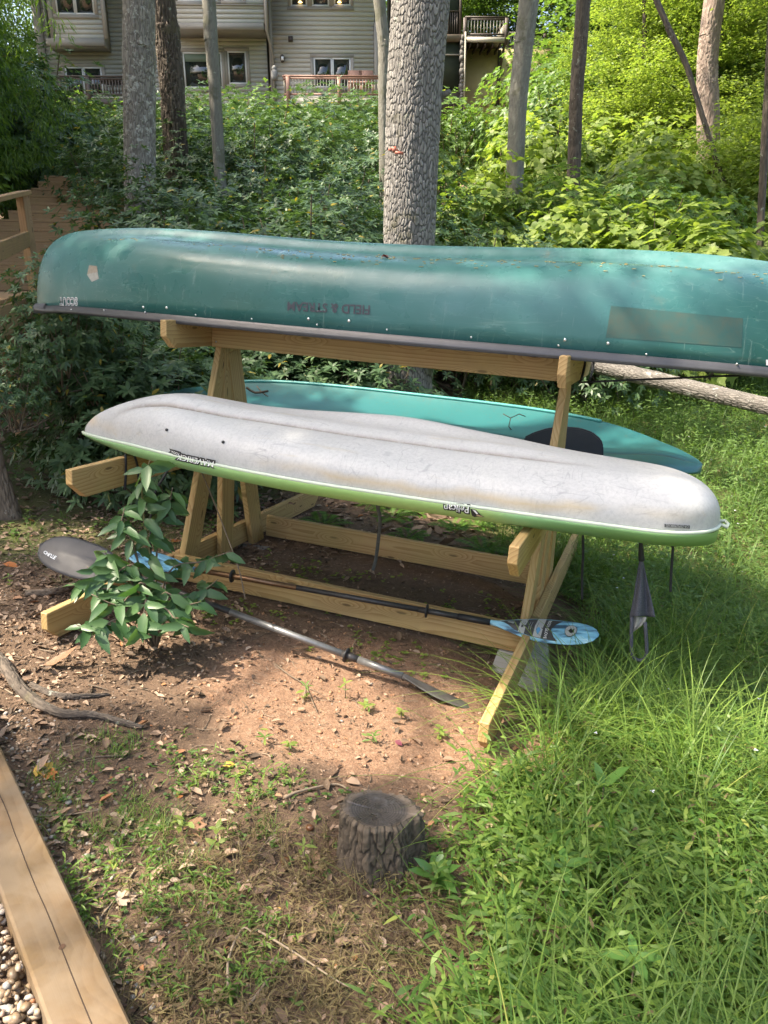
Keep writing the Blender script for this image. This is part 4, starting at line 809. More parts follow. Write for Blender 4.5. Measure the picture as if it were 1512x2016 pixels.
for rot_, sc_, mk in (((0, .6, .9), (34, 7, 7), 3.1), ((0, -.4, -.7), (7, 30, 26), 4.3), ((.3, .2, 0), (5, 22, 30), 5.2)):
    q_ = N(n, 'Mapping'); q_.inputs['Rotation'].default_value = rot_; q_.inputs['Scale'].default_value = sc_; L(n, v, q_.inputs[0])
    ln_ = ramp(n, noise(n, q_.outputs[0], .8, 1, .3, .35), [(.488, (0, 0, 0)), (.5, (1, 1, 1)), (.512, (0, 0, 0))]); mk_ = ramp(n, noise(n, v, mk, 3), [(.5, (0, 0, 0)), (.62, (.5, .5, .5))]); c = mix(n, mth(n, 'MULTIPLY', ln_, mk_), c, (.24, .24, .26))
yl = N(n, 'SeparateXYZ'); L(n, v, yl.inputs[0]); band = ramp(n, mth(n, 'ADD', yl.outputs[2], mth(n, 'MULTIPLY', noise(n, v, 3., 4), .12)), [(.15, (0, 0, 0)), (.185, (.75, .75, .75)), (.215, (0, 0, 0))]); c = mix(n, mth(n, 'MULTIPLY', band, ramp(n, noise(n, v, 1.6, 3), [(.45, (0, 0, 0)), (.6, (.8, .8, .8))])), c, (.50, .38, .20))
L(n, c, b.inputs[0]); b.inputs['Roughness'].default_value = .5; bump(n, b, noise(n, v, 5., 3), .3, .008)
KG, n, b = mat('lime_green_deck'); v = objco(n); sx = N(n, 'SeparateXYZ'); L(n, v, sx.inputs[0])
L(n, ramp(n, mth(n, 'ADD', mth(n, 'MULTIPLY', sx.outputs[0], .33), .5), [(.0, (.22, .40, .18)), (.25, (.24, .42, .17)), (.5, (.26, .43, .13)), (.72, (.29, .43, .14)), (.76, (.21, .40, .18)), (1, (.23, .40, .15))]), b.inputs[0]); b.inputs['Roughness'].default_value = .38
kx0, kx1 = -2.36, .722; KL = kx1-kx0; KY = -.085
def k_half(x):
    u = (x-kx0)/KL; s = min(u/.52, 1); e_ = max(0, (u-.45)/.55)
    b_ = .41*math.sin(math.pi/2*s)**.80*(1-.38*e_**2.0)
    if u > .90: b_ *= max(0, 1-((u-.90)/.10)**2.6)**.5
    return b_
def k_seam(x): u = (x-kx0)/KL; return .685+.012*math.sin(math.pi*u)-.02*max(0, 1-u/.15)
def k_crest(x):
    u = (x-kx0)/KL; h = float(np.interp(u, [0, .2, .3, .42, .5, .65, .85, 1], [.21, .215, .188, .178, .172, .172, .185, .18]))
    if u < .22: h *= max(0, 1-((.22-u)/.22)**2.3)**.62
    if u > .88: h *= max(0, 1-((u-.88)/.12)**3.2)**.42
    return h
def k_pt(x, s):
    u = (x-kx0)/KL; b_ = k_half(x); a = abs(s)*math.pi/2; y = b_*math.copysign(abs(math.sin(a))**.8, s); h = k_crest(x); z = k_seam(x)+h*max(0, math.cos(a))**.62
    env = sst(.06, .2, u)*sst(.86, .7, u); yc = y-.0
    gr = math.exp(-((yc+.13)/.017)**2)*float(env); z -= .016*gr; z += float(env)*(.022*float(sst(-.13, -.04, yc))*float(sst(.42, .1, yc))+.044*math.exp(-((u-.55)/.14)**2)*math.exp(-((yc-.13)/.075)**2))
    z -= .014*float(sst(.5, .62, u))*float(sst(-.16, -.30, y)*sst(.98, .9, u))
    return (x, KY+y, z, gr)
uu = np.concatenate([np.linspace(0, .12, 30)[:-1]**1.0, np.linspace(.12, .88, 90)[:-1], np.linspace(.88, 1, 40)]); ss = np.linspace(-1, 1, 121); k = len(ss)
VV = [k_pt(kx0+KL*min(u, .9998), s) for u in uu for s in ss]
ky = thing('white_green_kayak', 'white bottomed lime green kayak lying upside down on the middle arms', 'kayak', (-.8, KY, .62), M4)
Q = [(i*k+j, i*k+j+1, (i+1)*k+j+1, (i+1)*k+j) for i in range(len(uu)-1) for j in range(k-1)]
part(ky, 'hull', [v[:3] for v in VV], [Q], KW, True, attr={'groove': [v[3] for v in VV]})
prof = [(.0, .004), (.014, .003), (.020, -.004), (.017, -.022), (.004, -.05), (-.05, -.064), (-.3, -.068)]
VV = []
for u in uu:
    x = kx0+KL*u; b_ = k_half(kx0+KL*min(u, .9998)); z0 = k_seam(x); tp = min(1, .25+u*5)
    row = [(x if abs(u-.5) < .49 else x, KY-max(0, b_+a_*(1 if a_ > 0 else min(1, b_/.3))), z0+c_*(tp*(1-.42*float(sst(.70, .86, u)) if c_ > -.06 else tp) if c_ < 0 else 1)) for a_, c_ in prof]; VV += row+[(r_[0], 2*KY-r_[1], r_[2]) for r_ in row[::-1]]
q = len(prof)*2; Q = [(i*q+j, (i+1)*q+j, (i+1)*q+j+1, i*q+j+1) for i in range(len(uu)-1) for j in range(q-1)]
dk = part(ky, 'deck', VV, [Q], KG, True); lip = []
for sg in (1, -1):
    P = [(kx0+KL*u, KY-sg*(k_half(kx0+KL*min(u, .9999))+.012), k_seam(kx0+KL*u)+.003) for u in uu]; lip.append(P)
P = lip[0]+[(kx1+.024, KY-.05, k_seam(kx1)+.002), (kx1+.03, KY, k_seam(kx1)+.002), (kx1+.024, KY+.05, k_seam(kx1)+.002)]+lip[1][::-1]
mb = MB(); mb.tube(P, .0075, 6, True); mb.build(ky, 'rim', simple('pale_rim_lip', (.55, .62, .50), .4), True)
mb = MB(); mb.tube([(p[0], p[1]-.001, p[2]-.006) for p in lip[0]], .0045, 5, True); mb.build(ky, 'seam_line', simple('dark_green_seam', (.06, .11, .05), .6), True)
def k_side(x, z):                            # green band surface
    z0 = k_seam(x); d_ = z0-z; b_ = k_half(x); return KY-(b_+np.interp(d_, [0, .004, .022, .05], [.014, .020, .017, .004]))
def onband(px, py, off=0):
    y = KY-.4
    for _ in range(8): P = U(px, py, 1, y); y = k_side(P[0], P[2])-off
    return np.array([P[0], y, P[2]])
def band_surf(a, d_, x, y, off): X_ = a[0]+d_[0]*x-d_[1]*y; Z_ = a[1]+d_[1]*x+d_[0]*y; return (X_, k_side(X_, Z_)-off, Z_)
def band_text(body, size, pr, pl, wn, mlist, shear=0):
    P0 = onband(*pr); P1 = onband(*pl); dv = np.array([P1[0]-P0[0], P1[2]-P0[2]]); wl_ = np.linalg.norm(dv); dv /= wl_; mid = (np.array([P0[0], P0[2]])+np.array([P1[0], P1[2]]))/2
    for m_, off, bo, nm in mlist: print_on(ky, nm, body, size, mid, dv, band_surf, m_, off, shear, bo, wl_/wn)
OUTL = [(PLK, .002, .006, 'lettering_outline'), (PLW, .004, .0, 'lettering')]
band_text('MAVERICK', .036, (427, 915), (347, 898), .188, OUTL, .1); band_text('100x', .018, (357, 895), (337, 889), .042, OUTL, .15)
band_text('Pelican', .042, (929, 1004), (869, 999), .140, OUTL, .0)
def bandpoly(px, m, off, name):
    P = [onband(a, b_, off) for a, b_ in px]; c_ = np.mean(P, 0); part(ky, name, [c_]+P, [[(0, 1+i, 1+(i+1) % len(P)) for i in range(len(P))]], m)
bandpoly([(926, 1002), (930, 1002), (937, 1004), (943, 1010), (948, 1015), (954, 1018), (948, 1018), (940, 1017), (934, 1018), (929, 1015)], PLK, .003, 'bird_emblem_outline')
bandpoly([(930, 1003), (936, 1005), (941, 1011), (939, 1013), (934, 1008)], PLW, .0045, 'bird_emblem'); bandpoly([(937, 1015), (941, 1013), (946, 1015), (952, 1017.5), (944, 1017)], simple('orange_beige_print', (.5, .38, .25), .5), .0045, 'bird_emblem')
def k_y(x, z):
    lo, hi = -.999, -.02
    for _ in range(28):
        m_ = (lo+hi)/2
        if k_pt(x, m_)[2] > z: hi = m_
        else: lo = m_
    return k_pt(x, lo)[1]
def onkay(px, py, off=0):
    y = KY-.3
    for _ in range(12): P = U(px, py, 1, y); y = k_y(P[0], P[2])*.7+y*.3
    return np.array([P[0], y-off, P[2]+off*.5])
def kpatch(px, m, off, name):
    c = np.array(px, float); P = []
    for a in np.linspace(0, 1, 7):
        for b_ in np.linspace(0, 1, 3): q = (c[0]*(1-a)+c[1]*a)*(1-b_)+(c[3]*(1-a)+c[2]*a)*b_; P.append(onkay(q[0], q[1], off))
    part(ky, name, P, [[(i*3+j, i*3+j+1, (i+1)*3+j+1, (i+1)*3+j) for i in range(6) for j in range(2)]], m)
kpatch(((1306, 1030), (1361, 1033), (1361, 1043), (1306, 1040)), simple('pale_label_frame', (.45, .45, .46), .4), .003, 'serial_plate_frame'); kpatch(((1308, 1032), (1358, 1035), (1358, 1041.5), (1308, 1038.5)), simple('dark_label', (.07, .07, .075), .4), .0045, 'serial_plate')
P0 = onkay(1356, 1038); P1 = onkay(1310, 1035); dv = np.array([P1[0]-P0[0], P1[2]-P0[2]]); wl_ = np.linalg.norm(dv); dv /= wl_; mid = (np.array([P0[0], P0[2]])+np.array([P1[0], P1[2]]))/2
def kay_surf(a, d_, x, y, off): X_ = a[0]+d_[0]*x-d_[1]*y; Z_ = a[1]+d_[1]*x+d_[0]*y; return (X_, k_y(X_, Z_)-off, Z_+off*.4)
print_on(ky, 'lettering', 'CA-ZEP02908K102', .014, mid, dv, kay_surf, PLG, .009, 0, 0, wl_/.115)
for q in ((329, 847), (440, 871)):
    P = onkay(*q, .0015); mb = MB(); mb.tube([P, P+np.array([0, -.004, .003])], .007, 10); mb.build(ky, 'drain_hole', BLK)
for q in (((1180, 946), (1188, 950)), ((1190, 953), (1202, 961))):
    pass
# ================= TEAL KAYAK (upright behind, on the rear of the middle arms)
TK, n, b = mat('teal_kayak_plastic'); v = objco(n)
c = mix(n, noise(n, v, 2.5, 4), (.018, .115, .12), (.028, .155, .155)); c = mix(n, ramp(n, noise(n, v, 12., 6, .75), [(.55, (0, 0, 0)), (.68, (.5, .5, .5))]), c, (.05, .12, .115))
c = mix(n, ramp(n, noise(n, v, 60., 4, .7), [(.6, (0, 0, 0)), (.68, (.5, .5, .5))]), c, (.10, .09, .06)); gv = N(n, 'Attribute', attribute_name='groove').outputs['Fac']; c = mix(n, mth(n, 'MULTIPLY', gv, .75), c, (.05, .06, .045))
L(n, c, b.inputs[0]); b.inputs['Roughness'].default_value = .45
tx0, tx1 = -2.95, .70; TY = 1.30
def t_half(x): u = (x-tx0)/(tx1-tx0); return .37*max(0, 1-abs(2*u-1)**5.5)**.5
def t_pt(x, s):                             # s -1..1 across the top; beyond 1 the outer side
    u = (x-tx0)/(tx1-tx0); b_ = t_half(x); y = b_*max(-1, min(1, s)); e_ = abs(2*u-1); top = .865-.115*e_**3.4
    en = float(sst(.93, .66, e_)); z = top-.085*en*(1-min(1, abs(s))**3)-.02*abs(max(-1, min(1, s)))**6*(1-en)+.13*(y)-.072
    gr = math.exp(-((y+.02)/.018)**2)*float(sst(.55, .66, u)*sst(.995, .96, u)); z -= .012*gr
    if abs(s) > 1: a = (abs(s)-1)/.6; y = math.copysign(b_*(1+.03*math.sin(a*3.14)-.75*a**2.2), s); z = z-max(0, z-.625)*a
    return (x, TY+y, z, gr)
uu = (1-np.cos(np.linspace(0, math.pi, 130)))/2; ss = np.concatenate([np.linspace(-1.6, -1.05, 8), np.linspace(-1, 1, 61), np.linspace(1.05, 1.6, 8)]); k = len(ss)
VV = [t_pt(tx0+(tx1-tx0)*(.0003+.9994*u), s) for u in uu for s in ss]
tk = thing('teal_kayak', 'teal kayak lying right side up on the rear of the rack behind the white one', 'kayak', (-1.1, TY, .62), M4)
part(tk, 'hull', [v[:3] for v in VV], [[(i*k+j, i*k+j+1, (i+1)*k+j+1, (i+1)*k+j) for i in range(len(uu)-1) for j in range(k-1)]+[(i*k+k-1, i*k, (i+1)*k, (i+1)*k+k-1) for i in range(len(uu)-1)]], TK, True, attr={'groove': [v[3] for v in VV]})
P = [(t_pt(x, .985)[0], t_pt(x, .985)[1], t_pt(x, .985)[2]+.004) for x in np.linspace(tx0+.3, tx1-.6, 60)]; mb = MB(); mb.tube(P, .011, 8); mb.build(tk, 'rim', simple('light_turquoise_rim', (.08, .32, .30), .4, 0, .1), True)
# black seat back lying flat
S = [U(x, y, 1, 1.18) for x, y in ((1030, 862), (1048, 853), (1075, 845), (1105, 842), (1140, 845), (1165, 853), (1182, 867), (1187, 880), (1187, 900), (1186, 935), (1100, 930), (1040, 900))]
bm = bmesh.new(); fr = [bm.verts.new(Vector((p[0], 1.16+(p[2]-.6)*.30, p[2]))-BASE[tk.name]) for p in S]; f_ = bm.faces.new(fr); ex = bmesh.ops.extrude_face_region(bm, geom=[f_])
for v in [g for g in ex['geom'] if isinstance(g, bmesh.types.BMVert)]: v.co.y += .035
bmesh.ops.recalc_face_normals(bm, faces=bm.faces); bmesh.ops.bevel(bm, geom=bm.edges[:], offset=.008, segments=2, affect='EDGES'); bmesh_obj('seat_back', bm, simple('black_foam', (.035, .04, .05), .75, 0, .15, 30), tk)
tw = thing('twig_and_leaf', 'dark dead leaf and twig lying on the teal kayak right of the left posts', 'debris', U(515, 772, 1, 1.5), M4); q = U(515, 772, 1, 1.5)
mb = MB(); mb.tube([q+np.array([-.04, 0, .04]), q, q+np.array([.06, 0, -.03])], .004, 5); mb.tube(curve([q+np.array([-.12, 0, .02]), q+np.array([-.05, 0, -.01]), q+np.array([.05, 0, .012])], 5), .009, 5, True, 0); mb.build(tw, 'twig', TWIG)
mb = MB(); q = U(1005, 826, 1, 1.45)
tw = thing('dead_twig', 'thin forked twig standing on the teal kayak beside the seat', 'twig', q, M4)
for a_ in (((-.05, 0, .03), (0, 0, .01), (.05, 0, .04)), ((0, 0, .01), (.0, -.03, -.04), (.02, -.03, -.06)), ((.05, 0, .04), (.09, 0, .03))): mb.tube([q+np.array(v) for v in a_], .003, 5, True, .1)
mb.build(tw, 'twig', TWIG)
# ================= PADDLES
def paddle(t, A, B, m_shaft, segs, blades):
    A = np.array(A); B = np.array(B); X_ = nrm(B-A); Ln = np.linalg.norm(B-A)
    for a_, b_, r_, m_, nm in segs: mb = MB(); mb.tube([A+X_*Ln*a_, A+X_*Ln*b_], r_, 14); mb.build(t, nm, m_, True)
    return X_
def blade(t, P, X_, Nn, ln, w, m, name='blade', curl=.03, parent=None, notch=0):
    """P root, X_ outward, Nn face normal"""
    X_ = nrm(np.array(X_)); Nn = nrm(np.array(Nn)-X_*np.dot(Nn, X_)); Y_ = np.cross(Nn, X_); na, nb_ = 28, 17; V = []
    def hw(a): return w/2*(.14+.86*math.sin(math.pi/2*min(1, a/.55))**1.3)*(max(0, 1-max(0, (a-.62)/.38)**2.6))**.5
    for sgn in (1, -1):
        for i in range(na):
            a = i/(na-1)*(1-.0005)
            for j in range(nb_):
                s = j/(nb_-1)*2-1; rib = .012*max(0, 1-a*1.15)*math.exp(-(s*hw(a)/.013)**2)
                z = curl*(a*a)-.02*s*s*math.sin(a*2.6)*.6+sgn*(.0025+rib); V.append(np.array(P)+X_*ln*a*(1-notch*(.0 if abs(s) < .2 else abs(s)-.2)*0)+Y_*s*hw(a)+Nn*z)
    k = nb_; n0 = na*nb_; Q = [(i*k+j, (i+1)*k+j, (i+1)*k+j+1, i*k+j+1) for i in range(na-1) for j in range(k-1)]; Q2 = [(a_+n0, d_+n0, c_+n0, b_+n0) for a_, b_, c_, d_ in Q]
    ed = [j for j in range(k)]+[i*k+k-1 for i in range(1, na)]+[(na-1)*k+j for j in range(k-2, -1, -1)]+[i*k for i in range(na-2, 0, -1)]
    Q3 = [(ed[i], ed[(i+1) % len(ed)], ed[(i+1) % len(ed)]+n0, ed[i]+n0) for i in range(len(ed))]
    o = part(t, name, V, [Q+Q2+Q3], m, True, parent=parent)
    def surf(a, s, off=.0): z = curl*(a*a)-.02*s*s*math.sin(a*2.6)*.6+.0025+.012*max(0, 1-a*1.15)*math.exp(-(s*hw(a)/.013)**2)+off; return np.array(P)+X_*ln*a+Y_*s*hw(a)+Nn*z
    return surf
COP = simple('worn_copper_shaft', (.26, .15, .085), .35, .7, .4, 40); DSH = simple('black_shaft_scuffed', (.045, .042, .042), .42, .2, .6, 60); ALU = simple('grey_metal_shaft', (.20, .20, .20), .38, .5, .4, 40)
BLU, n, b = mat('blue_streaked_blade'); v = objco(n); mp = N(n, 'Mapping'); mp.inputs['Scale'].default_value = (1.2, 30, 30); mp.inputs['Rotation'].default_value = (0, -.02, 0); L(n, v, mp.inputs[0])
L(n, ramp(n, noise(n, mp.outputs[0], 1.3, 3, .5), [(.38, (.05, .10, .16)), (.46, (.16, .38, .55)), (.58, (.24, .55, .72)), (.70, (.50, .72, .80)), (.8, (.22, .5, .68))]), b.inputs[0]); b.inputs['Roughness'].default_value = .3
A1 = U(385, 1122, 1, .11)+0; A1 = U(385, 1121, 2, .018); B1 = U(965, 1225, 1, .098); 
p1 = thing('blue_paddle', 'paddle with blue blades and copper and black shaft lying along the front rail', 'paddle', (A1+B1)/2, M4)
X1 = paddle(p1, A1, B1, None, [(0, .365, .0145, COP, 'shaft'), (.36, .78, .0135, DSH, 'shaft'), (.775, .9, .0145, DSH, 'grip'), (.9, 1.0, .0165, BLK, 'grip')], None)
for q in (.135, .80):
    c_ = A1+(B1-A1)*q; mb = MB(); mb.tube([c_-X1*.006, c_-X1*.003, c_+X1*.003, c_+X1*.006], [.02, .034, .034, .02], 18); mb.build(p1, 'drip_ring', BLK, True)
tip = U(1180, 1255, 1, .03); s1 = blade(p1, B1, tip-B1, np.array([.0, -.50, .9]), np.linalg.norm(tip-B1), .137, BLU, curl=.02)
tipl = U(262, 1096, 2, .06); s1b = blade(p1, A1, tipl-A1, (-.1, -.45, 1), .36, .125, BLU)
def bpoly(t, surf, pts, m, off, name, parent=None):
    out = []
    c = np.mean(pts, 0); ring = [];
    for i in range(len(pts)):
        p, q = np.array(pts[i]), np.array(pts[(i+1) % len(pts)])
        for k in range(4): ring.append(p+(q-p)*k/4)
    V = [surf(*c, off)]+[surf(*(c+(q-c)*.5), off) for q in ring]+[surf(*q, off) for q in ring]; n_ = len(ring)
    return part(t, name, V, [[(1+i, 1+n_+i, 1+n_+(i+1) % n_, 1+(i+1) % n_) for i in range(n_)], [(0, 1+i, 1+(i+1) % n_) for i in range(n_)]], m)
DGL = simple('charcoal_label', (.05, .05, .055), .4); WHL = simple('silver_label', (.40, .41, .41), .4)
bpoly(p1, s1, [(.10, .2), (.14, .8), (.3, .86), (.66, .9), (.60, .4), (.58, -.1), (.62, -.6), (.66, -.86), (.4, -.78), (.25, -.6)], DGL, .0016, 'label')
bpoly(p1, s1, [(.285, -.72), (.285, .88), (.345, .9), (.345, -.74)], WHL, .003, 'label_band'); bpoly(p1, s1, [(.43, -.76), (.43, .88), (.505, .9), (.505, -.78)], WHL, .003, 'label_band')
bpoly(p1, s1, [(.445, -.2), (.47, .0), (.49, -.2), (.47, -.62)], simple('blue_oval', (.10, .28, .50), .4), .0042, 'label_oval')
bpoly(p1, s1, [(.17, .55), (.17, .15), (.23, -.05), (.23, .45)], WHL, .003, 'label_window')
cc = [(.755+.055*math.cos(a), .05+.52*math.sin(a)) for a in np.linspace(0, 6.283, 15)[:-1]]; bpoly(p1, s1, cc, PLK, .0025, 'round_emblem_rim'); bpoly(p1, s1, [(.755+(a-.755)*.93, .05+(b_-.05)*.93) for a, b_ in cc], WHL, .0035, 'round_emblem')
bpoly(p1, s1, [(.735, -.05), (.75, .25), (.765, .1), (.785, .25), (.78, -.15), (.755, -.2)], PLK, .0048, 'round_emblem_hand')
def blade_text(t, surf, body, size, a0, dirn, m, off, ln, hwd):
    V, T = textmesh(body, size); V[:, 1] -= size*.36; out = [surf(a0[0]+(v[1]*dirn)/ln, a0[1]-(v[0]*dirn)/hwd, off) for v in V]; part(t, 'lettering', out, [T], m)
blade_text(p1, s1, 'BODY GLOVE', .020, (.545, -.0), 1, PLW, .0032, np.linalg.norm(tip-B1), .0775)
for a_ in (.31, .325, .375, .395, .45): bpoly(p1, s1, [(a_, -.3), (a_, .5), (a_+.003, .5), (a_+.003, -.3)], DGL if a_ < .35 or a_ > .44 else PLG, .0045, 'print_line')
# black paddle
A2 = U(262, 1133, 2, .045); B2 = U(792, 1331, 2, -.105)
p2 = thing('black_paddle', 'black paddle with grey shaft slanting from the left sleeper down to the clay', 'paddle', (A2+B2)/2, M4)
X2 = paddle(p2, A2, B2, None, [(0, .40, .0145, DSH, 'shaft'), (.395, .80, .0155, ALU, 'shaft'), (.80, .855, .0165, DSH, 'grip'), (.852, 1, .0158, ALU, 'shaft')], None)
c_ = A2+(B2-A2)*.815; mb = MB(); mb.tube([c_-X2*.006, c_-X2*.003, c_+X2*.003, c_+X2*.006], [.02, .033, .033, .02], 18); mb.build(p2, 'drip_ring', BLK, True)
PBL = simple('scuffed_black_blade', (.065, .062, .066), .42, 0, .35, 14); PDL = simple('dusty_black_blade', (.075, .07, .065), .6, 0, .6, 40)
tl = U(84, 1078, 2, .075); s2 = blade(p2, A2, tl-A2, (.05, -.75, 1), np.linalg.norm(tl-A2), .215, PBL)
V, T = textmesh('CHUTE', .026, 0, .001); V[:, 1] -= .009; ln2 = np.linalg.norm(tl-A2); part(p2, 'lettering', [s2(.84-v[0]/ln2*1.0, .50-v[1]/.1075*.9 if False else .42+v[1]/.10, .002) for v in V], [T[:, ::-1]], PLW)
tr2 = U(936, 1392, 2, -.20); s3 = blade(p2, B2, tr2-B2, (.15, .35, 1), np.linalg.norm(tr2-B2), .17, PDL, curl=.0)
# ================= cords, strap and mesh bag
def cord(label, pts, r_, cat='cord', m=CORD, name='cord', frame=M4, k=7, n_=24):
    t = thing(name, label, cat, pts[0], frame); mb = MB(); mb.tube(curve(pts, n_), r_, k); mb.build(t, 'rope', m, True); return t
q = [U(x, y, 0, -1.955) for x, y in ((246, 962), (248, 925), (247, 893), (240, 886))]
cord('black cord hooked over the middle left arm, outer loop', [U(246, 965, 0, -1.955), U(248, 930, 0, -1.955), U(247, 897, 0, -1.955), U(243, 888, 2, .622), U(232, 886, 0, -2.01)], .006)
cord('black cord hooked over the middle left arm, inner loop next to kayak', [U(274, 975, 0, -1.95), U(272, 925, 0, -1.953), U(264, 895, 0, -1.955), U(257, 883, 2, .622), U(246, 882, 0, -2.01)], .006)
cord('black strap running under the kayak from the middle left arm', [U(350, 900, 1, -.38), U(325, 935, 1, -.42), U(300, 990, 1, -.45), U(296, 1090, 1, -.48)], .006)
cord('thin dark stem leaning across the left posts of the rack', [U(395, 925, 1, -.25), U(420, 985, 1, -.2), U(445, 1050, 1, -.2), U(470, 1120, 1, -.25), U(483, 1180, 1, -.3)], .0035, 'vine', TWIG, 'dead_vine')
for x, lab in ((1143, 'left'), (1160, 'right')):
    a_, b_ = U(x+8, 695, 0, .042), U(x, 750, 0, .044)
    cord('black bungee loop round the right end of the top arm, %s strand' % lab, [U(x+10, 697, 0, .042), U(x+8, 720, 0, .043), U(x+2, 745, 0, .044), U(x-2, 752, 0, .03)], .0065)
cord('long thin black tie line running right from the top arm below the canoe', [U(1141, 753, 0, .045), U(1180, 751, 1, .45), U(1300, 746, 1, .47), U(1512, 740, 1, .52), (1.22, .59, 1.21)], .005)
cord('black cord dangling beneath the kayak beside the right frame', [U(1147, 1048, 1, .18), U(1148, 1090, 1, .18), U(1146, 1130, 1, .2), U(1146, 1180, 1, .2)], .006)
cord('black cord dangling beneath the right end of the kayak', [U(1325, 1060, 1, -.1), U(1324, 1090, 1, -.1), U(1321, 1135, 1, -.1), U(1320, 1165, 1, -.1)], .0055)
cord('worn grey strap hanging from the middle of the kayak to the soil', [U(741, 985, 1, .35), U(748, 1025, 1, .4), U(744, 1070, 1, .45), U(740, 1100, 1, .5), U(734, 1122, 1, .5)], .010, 'strap', simple('mottled_grey_strap', (.12, .12, .11), .8, 0, .6, 60), 'hanging_strap')
bg = thing('mesh_bag', 'dark blue grey mesh bag hanging by its drawcord under the kayak', 'bag', U(1262, 1060, 1, -.12), M4)
def sheet(t, name, grid, m, th=.006):
    g = np.array(grid); na, nb_ = g.shape[:2]; o = part(t, name, g.reshape(-1, 3), [[(i*nb_+j, i*nb_+j+1, (i+1)*nb_+j+1, (i+1)*nb_+j) for i in range(na-1) for j in range(nb_-1)]], m, True)
    md = o.modifiers.new('thick', 'SOLIDIFY'); md.thickness = th; md.offset = 0; return o
MSH, n, b = mat('dark_mesh_cloth'); v = objco(n); ch = N(n, 'TexVoronoi'); ch.inputs['Scale'].default_value = 260; L(n, v, ch.inputs['Vector']); L(n, mix(n, ch.outputs['Distance'], (.035, .037, .055), (.12, .12, .15)), b.inputs[0]); b.inputs['Roughness'].default_value = .85
g = []
for a in np.linspace(0, 1, 26):
    yl = 1100+115*a; xl = 1262-(2+20*a**1.05); xr = 1263+(2+25*a**1.1); row = []
    for s in np.linspace(0, 1, 15): p = U(xl+(xr-xl)*s, yl-2*math.sin(s*3.1), 1, -.12+.022*math.sin(s*9+a*2)*a+.03*(s-.5)*a); row.append(p)
    g.append(row)
sheet(bg, 'mesh_body', g, MSH)
mb = MB(); mb.tube(curve([U(1262, 1055, 1, -.12), U(1262, 1080, 1, -.12), U(1263, 1104, 1, -.12)], 8), [.006, .007, .008, .009, .01, .011, .012, .012], 8); mb.build(bg, 'drawcord', CORD, True)
g = [[U(x0+(x1-x0)*s, y0+(y1-y0)*s, 1, -.11+.012*math.sin(s*12)) for s in np.linspace(0, 1, 9)] for x0, y0, x1, y1 in ((1244, 1214, 1273, 1215), (1245, 1222, 1271, 1224), (1245, 1232, 1264, 1231), (1245, 1245, 1252, 1240))]
sheet(bg, 'grey_lining', g, simple('grey_lining', (.34, .33, .31), .7, 0, .4, 40), .003)
mb = MB(); mb.tube(curve([U(1244, 1214, 1, -.12), U(1243, 1250, 1, -.12), U(1245, 1290, 1, -.1), U(1262, 1300, 1, -.08), U(1273, 1285, 1, -.1), U(1270, 1225, 1, -.12)], 24), .0075, 6); mb.build(bg, 'handle_loop', MSH, True)
# ================= STUMP, TIMBER EDGE, GRAVEL
def R2W(p): return MM @ np.array(p, float)
c0 = R2W(U(746, 1688, 2, -.15)); gz0 = float(gz(c0[0], c0[1])); tp = WZ(748, 1590, gz0+.135)
stp = thing('tree_stump', 'low dark tree stump with wet shiny cut top in the front middle', 'stump', (c0[0], c0[1], gz0))
nu, nv = 240, 90; th = np.arange(nu)*2*math.pi/nu; hh_ = np.linspace(-.05, .17, nv); TH, Hh = np.meshgrid(th, hh_)
f1, f2, idd = cells((TH/(2*math.pi)*30+fbm(np.cos(TH)*2, Hh*14, 4, 3)*1.5) % 30, Hh/.09+fbm(np.cos(TH)*3, np.sin(TH)*3, 8, 3)*3, 30, 12); plate = sst(.02, .22, f2-f1)
Rr_ = .100+.044*np.exp(-(Hh+.05)/.075)+.009*np.sin(TH*2+1)+.006*np.sin(TH*3)+.005*np.sin(TH*7)+plate*.007*(.3+1.1*idd)+.014*fbm(TH*8, Hh*50, 3, 4)+.012*np.exp(-(Hh+.05)/.05)*np.sin(TH*5+.7)+.008*fbm(TH*2.3, Hh*9, 13, 2)
top_t = 1-sst(.16, .17, Hh)*.10; Rr_ = Rr_*top_t
Vs = np.stack([c0[0]+Rr_*np.cos(TH), c0[1]+.005+Rr_*np.sin(TH), gz0+Hh-.012*sst(.13, .17, Hh)*np.cos(TH-1.2)], -1)
i, j = np.meshgrid(np.arange(nv-1), np.arange(nu), indexing='ij'); j2 = (j+1) % nu
part(stp, 'bark', Vs, [np.stack([i*nu+j, i*nu+j2, (i+1)*nu+j2, (i+1)*nu+j], -1).reshape(-1, 4)], bark('stump_bark', (.04, .03, .022), (.15, .115, .08), (.10, .105, .05), .66, 8, (.26, .27, .22), .66), True, attr={'plate': (plate*(.5+.5*idd)).ravel()})
CUT, n, b = mat('wet_cut_wood'); v = objco(n); sx = N(n, 'SeparateXYZ'); L(n, v, sx.inputs[0]); rr_ = mth(n, 'POWER', mth(n, 'ADD', mth(n, 'POWER', mth(n, 'ABSOLUTE', sx.outputs[0]), 2.), mth(n, 'POWER', mth(n, 'ABSOLUTE', sx.outputs[1]), 2.)), .5)
rg = mth(n, 'FRACT', mth(n, 'MULTIPLY', mth(n, 'ADD', rr_, mth(n, 'MULTIPLY', noise(n, v, 14., 3), .02)), 130.)); nn_ = noise(n, v, 30., 5, .7)
c = mix(n, rg, (.018, .016, .015), (.085, .07, .06)); c = mix(n, ramp(n, rr_, [(.078, (0, 0, 0)), (.092, (1, 1, 1))]), c, (.13, .10, .075)); c = mix(n, ramp(n, nn_, [(.55, (0, 0, 0)), (.7, (.4, .4, .4))]), c, (.14, .14, .15))
